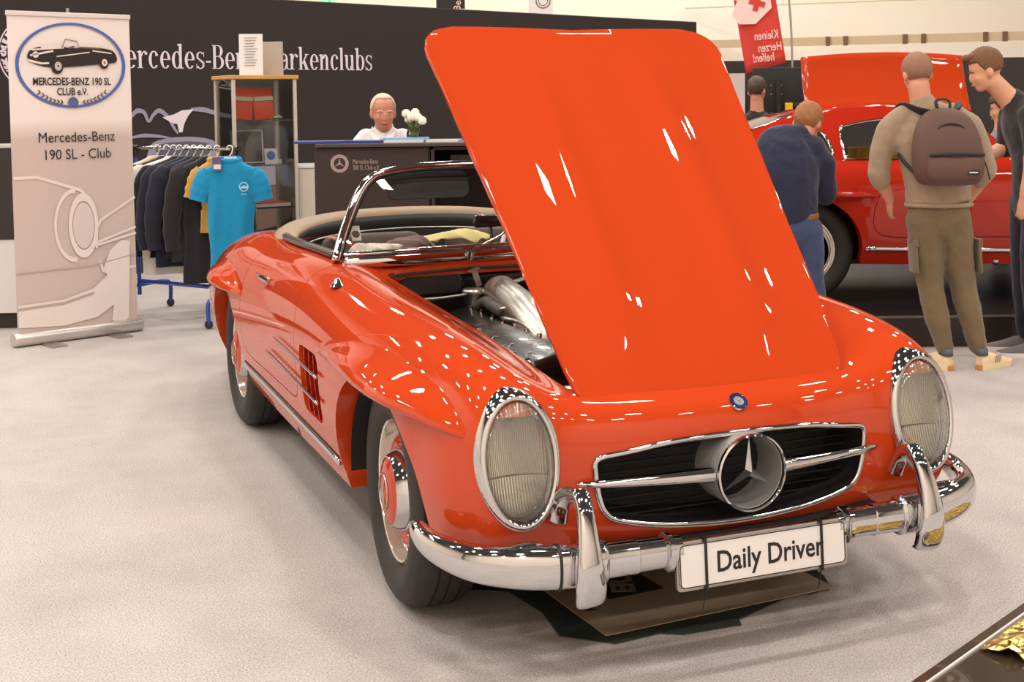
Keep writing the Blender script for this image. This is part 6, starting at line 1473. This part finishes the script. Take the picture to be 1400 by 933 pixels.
def make_coupe(name, label, paint, u, h, z, rz, opened=True, cat='car'):
    c_ = hthing(name, label, cat, u, h, z, rz)
    ROT = Matrix.Rotation(rad(-90), 4, 'Z')        # car nose (-y) -> screen right... handled by rz
    V, F, LV, LF = build_shell('coupe')
    o = shell_obj('body_shell', V, F, LV, LF, paint, c_)
    hV2, hF2 = build_shell('x', 'hood'); meshobj('bonnet', hV2, hF2, paint, c_)
    for sd in ('right', 'left'):
        a, b, c2, d = build_shell(sd, 'door'); shell_obj('door', a, b, c2, d, paint, c_)
    # greenhouse
    nu, nv = 96, 18; V = []; idx = lambda i, j: i*(2*nv+1)+j
    for i in range(nu+1):
        y = .88+(3.35-.88)*i/nu
        for j in range(-nv, nv+1):
            x, zz = roof_pt(y, abs(j)/nv); V.append(np.array([math.copysign(x, j), y, zz]))
    F = [(idx(i, j), idx(i, j+1), idx(i+1, j+1), idx(i+1, j)) for i in range(nu) for j in range(2*nv)]
    fullV, fullF = list(V), list(F); glass = []
    for nm, poly in COUPE_WINDOWS:
        P2 = smooth_poly(poly, 5)
        val = lambda A: np.where(np.abs(A[:, 0]) > .40, sdpoly(P2, A[:, 1:]), 1.0)
        gV, gF, _ = clip(fullV, fullF, -val(np.array(fullV))-.001); glass.append((nm, gV, gF, P2))
        V, F, _ = clip(V, F, val(np.array(V)))
    wsP = rrect(-.52, .52, 1.0, 1.36, .08); val = lambda A: sdpoly([(x, y) for x, y in wsP], A[:, :2])
    gV, gF, _ = clip(fullV, fullF, -val(np.array(fullV))-.001); glass.append(('windscreen', gV, gF, None)); V, F, _ = clip(V, F, val(np.array(V)))
    rwP = rrect(-.40, .40, 2.35, 2.80, .10); val = lambda A: sdpoly([(x, y) for x, y in rwP], A[:, :2])
    gV, gF, _ = clip(fullV, fullF, -val(np.array(fullV))-.001); glass.append(('rear_window', gV, gF, None)); V, F, _ = clip(V, F, val(np.array(V)))
    meshobj('roof', V, F, paint, c_)
    for nm, gV, gF, P2 in glass:
        meshobj(nm, gV, gF, MT['glass'], c_)
        if P2:
            tri_b = BVHTree.FromPolygons([tuple(v) for v in fullV], fullF)
            for s in (-1, 1):
                pts = []
                for y, zz in P2:
                    hh = tri_b.ray_cast(Vector((s*1.2, y, zz)), Vector((-s, 0, 0)))[0]; pts.append((hh or Vector((s*.6, y, zz)))+Vector((s*.004, 0, 0)))
                bm = bmesh.new(); tube(bm, pts, .010, 8, closed=True, up=Vector((s, 0, 0))); bmobj('window_frame', bm, MT['chrome'], c_, smooth=True)
    # trim, wheels, arches
    for s in (-1, 1):
        for yc, L0, L1, zt in ((0, -.50, .52, .69), (2.4, -.46, .50, .695)):
            pr = []
            for i in range(33):
                t = i/32; env = max(0, 1-abs(2*t-1)**3)**.75; y = yc+L0+(L1-L0)*t; pr.append((y, zt-.012*(2*t-1.12)**2, env))
            bm = bmesh.new(); pts = [hit_side(y, zz+.012, .0+.020*e, s)[0] for y, zz, e in pr]; tube(bm, pts, [(.004+.030*e, .003+.022*e) for _, _, e in pr], 12); bmobj('wheel_arch_eyebrow', bm, paint, c_, smooth=True)
        bm = bmesh.new(); tube(bm, [hit_side(.432+1.573*k/24, .325+.037*k/24, .004, s)[0] for k in range(25)], [(.007, .016)]*25, 10); bmobj('sill_strip', bm, MT['chrome'], c_, smooth=True)
        p, n_ = hit_side(1.17, .262, .004, s); bm = bmesh.new(); lathe(bm, [(0, .01), (.014, .008), (.02, 0)], 16, Matrix.Translation(p) @ n_.to_track_quat('Z', 'Y').to_matrix().to_4x4()); bmobj('sill_plug', bm, MT['chrome'], c_, smooth=True)
        for yc in (0.0, 2.40):
            B = Matrix.Translation((s*.775, yc, .343)) @ Matrix.Rotation(s*PI/2, 4, 'Y')
            wh_ = bpy.data.objects.new('wheel', None); COL.objects.link(wh_); wh_.parent = c_
            bm = bmesh.new(); lathe(bm, [(.212, -.012), (.222, .004), (.245, .020), (.275, .026), (.312, .018), (.334, -.008), (.343, -.04), (.343, -.13), (.325, -.172), (.26, -.19), (.212, -.17)], 48, B); bmobj('tyre', bm, MT['rubber'], wh_, angle=50)
            bm = bmesh.new(); lathe(bm, [(.216, -.02), (.218, .002), (.205, .006), (.192, .004), (.190, -.02)], 48, B); bmobj('whitewall', bm, MT['creamrim'], wh_, angle=50)
            bm = bmesh.new(); lathe(bm, [(.192, -.02), (.180, -.045), (.165, -.055), (.150, -.05), (.13, -.03)], 48, B); bmobj('rim', bm, MT['chrome'], wh_, angle=50)
            bm = bmesh.new(); lathe(bm, [(.14, -.03), (.13, .0), (.10, .03), (.05, .045), (0, .047)], 48, B); bmobj('hubcap', bm, paint, wh_, angle=60)
            bm = bmesh.new(); pts = [(yc+.385*math.cos(a), .34+.34*math.sin(a)) for a in [rad(-6+192*k/20) for k in range(21)]]
            A = [bm.verts.new((s*.80, p_[0], p_[1])) for p_ in pts]; B2 = [bm.verts.new((s*.50, p_[0], p_[1])) for p_ in pts]
            for k in range(20): bm.faces.new((A[k], A[k+1], B2[k+1], B2[k]))
            bm.faces.new(B2); bmobj('wheel_well', bm, MT['blackmatte'], c_)
    bm = bmesh.new(); box(bm, (0, 1.5, .255), (1.30, 4.1, .03)); box(bm, (0, 1.6, .55), (1.2, 1.5, .5)); bmobj('interior', bm, MT['blackmatte'], c_)
    hd = bpy.data.objects.new('seat', None); COL.objects.link(hd); hd.parent = c_
    bm = bmesh.new(); box(bm, (.30, 1.85, .62), (.42, .14, .4), Matrix.Rotation(rad(-14), 3, 'X'), bevel=.05); box(bm, (-.30, 1.85, .62), (.42, .14, .4), Matrix.Rotation(rad(-14), 3, 'X'), bevel=.05); bmobj('backrests', bm, MT['blackleather'], hd, angle=40); 
    for s in (-1, 1):
        cx_, cz_ = LAMP_C; V, F = [], []; N = 32
        for ri, (rx, rz_, f) in enumerate([(.114, .178, -.002), (.110, .174, .016), (.092, .153, .021), (.088, .149, .004)]):
            for k in range(N): a = 2*PI*k/N; x = s*(cx_+rx*math.cos(a)); zz = cz_+rz_*math.sin(a); V.append((x, hit_front(x, zz)[0].y-f, zz))
        for r_ in range(3):
            for k in range(N): F.append((r_*N+k, r_*N+(k+1) % N, (r_+1)*N+(k+1) % N, (r_+1)*N+k))
        meshobj('lamp_ring', V, F, MT['chrome'], c_)
        bm = bmesh.new(); blob(bm, (s*cx_, -.655, cz_), (.088, .04, .149)); bmobj('lamp_glass', bm, MT['reflector2'], c_, smooth=True)
        bm = bmesh.new(); tube(bm, catmull([(s*.46, -.785, .338), (s*.69, -.748, .345), (s*.815, -.630, .358), (s*.850, -.455, .392)], 6), [(.034, .05)]*19, 14); bmobj('bumper_blade', bm, MT['chrome'], c_, smooth=True)
        p_, n_ = hit_top(s*.70, .98); bm = bmesh.new(); tube(bm, [p_, p_+Vector((s*.02, 0, .05))], .006, 8); box(bm, p_+Vector((s*.03, -.01, .085)), (.11, .05, .065), bevel=.02); bmobj('door_mirror', bm, MT['chrome'], c_, angle=40)
    bm = bmesh.new(); box(bm, (0, -.50, .48), (.84, .03, .26)); bmobj('grille_backing', bm, MT['blackmatte'], c_)
    return c_
# the near side of the coupe is its left flank, nose to the right
cp = make_coupe('coupe', 'red closed classic coupe on the black stage behind the visitors', MT['paint2'], 0, 0, PZ, 0)
cR = RZ+rad(90)     # car -y axis points along screen right
def place_car(o, hubpx_u, h_side, z):
    # rear axle (y=2.4) of the near side (x=+.79 after rotation towards the camera) put at hall (u, h)
    o.rotation_euler = (0, 0, cR); Mx = Matrix.Rotation(cR, 3, 'Z'); near = Mx @ Vector((-.79, 2.4, 0)); far = Mx @ Vector((.79, 2.4, 0))
    ref = near if near.dot(V0) < far.dot(V0) else far
    q = hall(hubpx_u, h_side); o.location = (q.x-ref.x, q.y-ref.y, z)
place_car(cp, 1.83, 8.25, PZ)
# open wing door of the far side, standing above the roof
rdoor = bpy.data.objects.new('wing_door', None); COL.objects.link(rdoor); rdoor.parent = cp; rdoor['label'] = 'raised orange-red wing door above the roof'
sgn = 1 if (Matrix.Rotation(cR, 3, 'Z') @ Vector((1, 0, 0))).dot(V0) > 0 else -1
V, F = [], []; ns, nt2 = 24, 10
for i in range(ns+1):
    y = .95+1.17*i/ns
    for j in range(nt2+1):
        t = j/nt2; V.append((sgn*(.30+.30*t-.10*t*t), y, roof_pt(y, .2)[1]*0+1.235+.40*t-.05*math.sin(PI*i/ns)*0-.03*((i/ns-.5)*2)**2))
for i in range(ns):
    for j in range(nt2): a = i*(nt2+1)+j; F.append((a, a+1, a+nt2+2, a+nt2+1))
wd = meshobj('door_skin', V, F, MT['paint'], rdoor); md = wd.modifiers.new('t', 'SOLIDIFY'); md.thickness = .03; md.offset = 0
# dark blue car further back on the right
bcar = make_coupe('coupe', 'dark blue car standing far right behind the visitors', mat('dark_blue_paint', (.012, .02, .06), .2, coat=1), 0, 0, 0, 0)
place_car(bcar, 5.45, 12.6, 0)

# yellow crate seen through the coupe window
t = hthing('storage_crate', 'yellow perforated crate seen through the coupe side window', 'crate', 2.64, 9.35, .995)
ym = mat('yellow_plastic', srgb(240, 190, 30), .4)
bm = bmesh.new(); box(bm, (0, -.12, .135), (.40, .012, .030)); box(bm, (0, -.12, .085), (.40, .012, .018)); box(bm, (0, -.12, .012), (.40, .012, .024)); [box(bm, (-.19+.38*k/12, -.12, .11), (.010 if 0 < k < 12 else .03, .012, .05)) for k in range(13)]; box(bm, (-.185, -.12, .075), (.03, .014, .15)); box(bm, (.185, -.12, .075), (.03, .014, .15)); box(bm, (0, .12, .075), (.40, .012, .15)); box(bm, (-.194, 0, .075), (.012, .24, .15)); box(bm, (.194, 0, .075), (.012, .24, .15)); box(bm, (0, 0, .005), (.40, .24, .01)); bmobj('crate_body', bm, ym, t)

# monitor on a stand, seen from the back
t = hthing('monitor_stand', 'black monitor on a stand seen from behind', 'monitor', 2.65, 13.0, 0, rad(-4))
bm = bmesh.new(); box(bm, (0, 0, 1.578), (.50, .05, .455), bevel=.008); bmobj('monitor', bm, MT['blackmatte'], t, angle=40)
bm = bmesh.new(); box(bm, (0, -.04, 1.55), (.05, .03, .28)); tube(bm, [(0, -.05, 1.55), (0, -.05, .06)], .022, 12); bmobj('column', bm, MT['ink'], t)
bm = bmesh.new(); box(bm, (.0, -.05, .025), (.6, .5, .03), bevel=.01); bmobj('base_plate', bm, MT['ink'], t)
bm = bmesh.new(); box(bm, (.10, -.045, 1.42), (.075, .03, .075), bevel=.004); bmobj('yellow_device', bm, ym, t)
bm = bmesh.new(); box(bm, (.19, -.045, 1.43), (.08, .04, .05), Matrix.Rotation(rad(20), 3, 'Y'), bevel=.012); box(bm, (.27, -.045, 1.40), (.06, .04, .05), bevel=.012); bmobj('cable_box', bm, MT['dark'], t, angle=40)
for x, z in ((-.07, 1.63), (.03, 1.63), (-.07, 1.54), (.03, 1.54)):
    bm = bmesh.new(); lathe(bm, [(0, .004), (.006, .003), (.007, 0)], 10, Matrix.Translation((x, -.0255, z)) @ Matrix.Rotation(PI/2, 4, 'X')); bmobj('mount_screw', bm, MT['chrome'], t)

# low black partition and rail against the hall wall
def hstruct(name, u0, h0, u1, h1, z0, z1, m, th=.08):
    a, b_ = hall(u0, h0), hall(u1, h1); d = b_-a; bm = bmesh.new(); box(bm, (0, 0, (z0+z1)/2), (d.length, th, z1-z0)); o = bmobj(name, bm, m); c2 = (a+b_)/2; o.location = (c2.x, c2.y, 0); o.rotation_euler = (0, 0, math.atan2(d.y, d.x)); return struct(o)
hstruct('wall_partition', 2.2, 15.6, 9.0, 15.2, 0, 1.95, mat('dark_partition', srgb(52, 44, 42), .7))
hstruct('trim_rail', 3.3, 24.8, 12.0, 21.2, 2.45, 2.60, mat('rail_beige', srgb(190, 168, 136), .6))
wp = hall(2.0, 14.9); 
for k in range(12):
    u = 3.55+.62*k+(.33 if k % 2 else 0); hh = 24.8-(u-3.3)*(3.6/8.7)-.06; q = hall(u, hh); bm = bmesh.new(); box(bm, (0, 0, 2.52), (.07, .06, .17)); o = bmobj('trim_bracket', bm, mat('bracket_bronze', srgb(112, 88, 60), .6) if 'bracket_bronze' not in bpy.data.materials else bpy.data.materials['bracket_bronze']); o.location = (q.x, q.y, 0); o.rotation_euler = (0, 0, RZ); struct(o)
hstruct('trim_ledge', 3.3, 24.75, 12.0, 21.15, 3.2, 3.22, mat('pale_joint', srgb(206, 190, 170), .8))
hstruct('wall_poster', 2.25, 15.4, 2.75, 15.4, .9, 1.80, mat('poster_white', srgb(214, 204, 204), .6), .02)
# red flag with mirrored lettering
t = hthing('beach_flag', 'red feather flag with mirrored white script lettering at the upper right', 'flag', 2.80, 14.5, 0, 0)
redf = mat('flag_red', srgb(214, 62, 50), .7)
V, F = [], []
for i in range(21):
    z = 1.78+1.9*i/20+0; sh_ = -.165*(z-1.78)
    for j in range(9):
        x = -.195+sh_+.445*j/8; V.append((x, .02*math.sin(j*.9+i*.2), z+(.12*j/8 if i < 20 else 0)))
for i in range(20):
    for j in range(8): a = i*9+j; F.append((a, a+1, a+10, a+9))
fl_ = meshobj('flag_cloth', V, F, redf, t); md = fl_.modifiers.new('t', 'SOLIDIFY'); md.thickness = .004
bm = bmesh.new(); tube(bm, catmull([(.32, .03, .02), (.32, .03, 1.5), (.30, .03, 2.4), (.15, .03, 3.8)], 6), .012, 8); bmobj('mast', bm, MT['satin'], t)
bm = bmesh.new(); box(bm, (.32, .03, .012), (.4, .4, .02)); bmobj('base_plate', bm, MT['dark'], t)
FMm = lambda x, z, a=0: Matrix.Translation((x, -.035, z)) @ Matrix.Rotation(PI/2, 4, 'X') @ Matrix.Rotation(a, 4, 'Z') @ Matrix.Diagonal((-1, 1, 1, 1)) @ Matrix.Shear('XY', 4, (.18, 0)) if False else Matrix.Translation((x, -.035, z)) @ Matrix.Rotation(PI/2, 4, 'X') @ Matrix.Rotation(a, 4, 'Z') @ Matrix.Diagonal((-1, 1, 1, 1))
flw = mat('flag_white', srgb(246, 214, 206), .7)
for s_, x, z, a in (('Kleinen', .02, 2.195, .10), ('Herzen', .06, 2.065, .10), ('helfen!', -.01, 1.950, .10)): text_obj('flag_lettering', s_, .135, FMm(x, z, a), flw, t, ext=.0006, sx=.66, bold=.001)
flat_polys('flag_emblem', [[(-.20, .12), (-.02, .12), (.16, .30), (.13, .48), (-.02, .60), (-.2, .62), (-.30, .40), (-.22, .38), (-.28, .22)]], FMm(-.08, 2.20) @ Matrix.Diagonal((-1, 1, 1, 1)), flw, t)
flat_polys('flag_cross', [[(-.14, .30), (-.08, .30), (-.08, .24), (-.02, .24), (-.02, .30), (.04, .30), (.04, .36), (-.02, .36), (-.02, .42), (-.08, .42), (-.08, .36), (-.14, .36)]], FMm(-.12, 2.22) @ Matrix.Rotation(rad(15), 4, 'Z') @ Matrix.Diagonal((-1, 1, 1, 1)), redf, t, th=.006)
# small banners above the stand wall
t = hthing('hanging_sign', 'black hanging sign with white lettering above the stand wall', 'sign', -.79, 17.5, 0); bm = bmesh.new(); box(bm, (0, 0, 3.11), (.38, .04, .74)); tube(bm, [(0, .03, 3.6), (0, .03, 0.0)], .02, 8); bmobj('panel', bm, MT['blackmatte'], t)
text_obj('sign_lettering', 'Benz', .13, Matrix.Translation((.10, -.024, 2.84)) @ Matrix.Rotation(PI/2, 4, 'X') @ Matrix.Rotation(rad(84), 4, 'Z'), flw, t, ext=.0005)
t = hthing('white_flag_banner', 'white banner with grey round emblem above the stand wall', 'banner', .42, 17.5, 0); bm = bmesh.new(); box(bm, (0, 0, 3.02), (.30, .02, .76)); tube(bm, [(-.16, .0, 3.5), (-.16, .0, 0.0)], .014, 8); bmobj('panel', bm, MT['platewhite'], t)
flat_polys('banner_emblem', ringpoly(0, 0, .10, .085)+ringpoly(0, 0, .065, .055), Matrix.Translation((.02, -.012, 2.83)) @ Matrix.Rotation(PI/2, 4, 'X'), greyp, t)
t = hthing('exit_sign', 'green glowing exit sign at the top edge above the stand wall', 'sign', -3.16, 23, 0); bm = bmesh.new(); box(bm, (0, 0, 3.38), (.34, .06, .16)); tube(bm, [(0, .04, 3.38), (0, .04, 0)], .02, 6); bmobj('sign_box', bm, mat('exit_green', (.02, .5, .15), .4, emit=((.05, .9, .3), 1.2)), t)

# ================================================================= UNDER AND BEFORE THE ROADSTER
tarp = meshobj('floor_tarp', [(x, y, .004) for x, y in [(-.62, .20), (-.56, .01), (-.43, -.06), (-.40, -.25), (-.42, -.43), (-.30, -.54), (-.155, -.525), (-.10, -.56), (.087, -.565), (.10, -.53), (.35, -.43), (.40, -.45), (.49, -.43), (.53, -.33), (.62, .3), (.5, .9), (-.5, .9)]], [tuple(range(17))], mat('dark_green_tarp', srgb(58, 66, 60), .45, noise=(5, .3), bump=(9, .5, .01)), None, False)
tag(tarp, 'dark green plastic drip sheet on the floor under the roadster nose', 'sheet')
md = tarp.modifiers.new('t', 'SOLIDIFY'); md.thickness = .003
pp = thing('floor_poster', 'beige poster with black lettering lying on the drip sheet under the car', 'poster', (.07, -.14, .009), rad(3.6))
bm = bmesh.new(); box(bm, (.0, 0, 0), (.80, .66, .003)); bmobj('poster_sheet', bm, mat('poster_beige', srgb(176, 156, 132), .4, noise=(4, .1)), pp)
bm = bmesh.new(); box(bm, (-.165, -.02, .0022), (.19, .17, .001)); pb = bmobj('lettering_block', bm, MT['ink'], pp)
pbg = mat('poster_lettering', srgb(150, 132, 112), .5)
text_obj('poster_lettering', 'ER.', .10, Matrix.Translation((-.165, -.02, .0032)) @ Matrix.Rotation(rad(68), 4, 'Z'), pbg, pp, ext=.0003, bold=.004)
text_obj('poster_lettering', 'RW', .05, Matrix.Translation((-.335, -.12, .0022)) @ Matrix.Rotation(rad(68), 4, 'Z'), MT['ink'], pp, ext=.0003, bold=.001)
# gold foil plinth at the lower right corner
ga, gb = Vector((.300, -1.090, 0)), Vector((.95, -.795, 0)); gd = (gb-ga).normalized(); gn = Vector((gd.y, -gd.x, 0))
t = thing('foil_plinth', 'low plinth with crumpled gold foil in the lower right corner', 'plinth', ga, math.atan2(gd.y, gd.x))
bm = bmesh.new(); box(bm, (.5, -.25, .02), (1.6, .50, .04)); bmobj('base', bm, mat('brown_glass', (.06, .04, .025), .15, coat=1), t)
bm = bmesh.new(); box(bm, (.5, -.035, .0425), (1.6, .006, .006)); bmobj('silver_edge', bm, MT['platewhite'], t)
rnd = random.Random(4); V, F = [], []; nx, ny = 110, 34
for i in range(nx+1):
    for j in range(ny+1):
        x = .22+1.1*i/nx; y = -.045-.45*j/ny; e = min(1, j/6)
        V.append((x, y, .045+e*(.006+.020*rnd.random()+.012*math.sin(x*19)*math.sin(y*23))))
for i in range(nx):
    for j in range(ny): a = i*(ny+1)+j; F.append((a, a+ny+1, a+ny+2, a+1))
fo = meshobj('gold_foil', V, F, mat('gold_foil', (.80, .50, .16), .22, metal=.95, noise=(25, .5)), t, False); fo['kind'] = 'stuff'
# creased black mat showing under the chassis
bpy.context.view_layer.update()
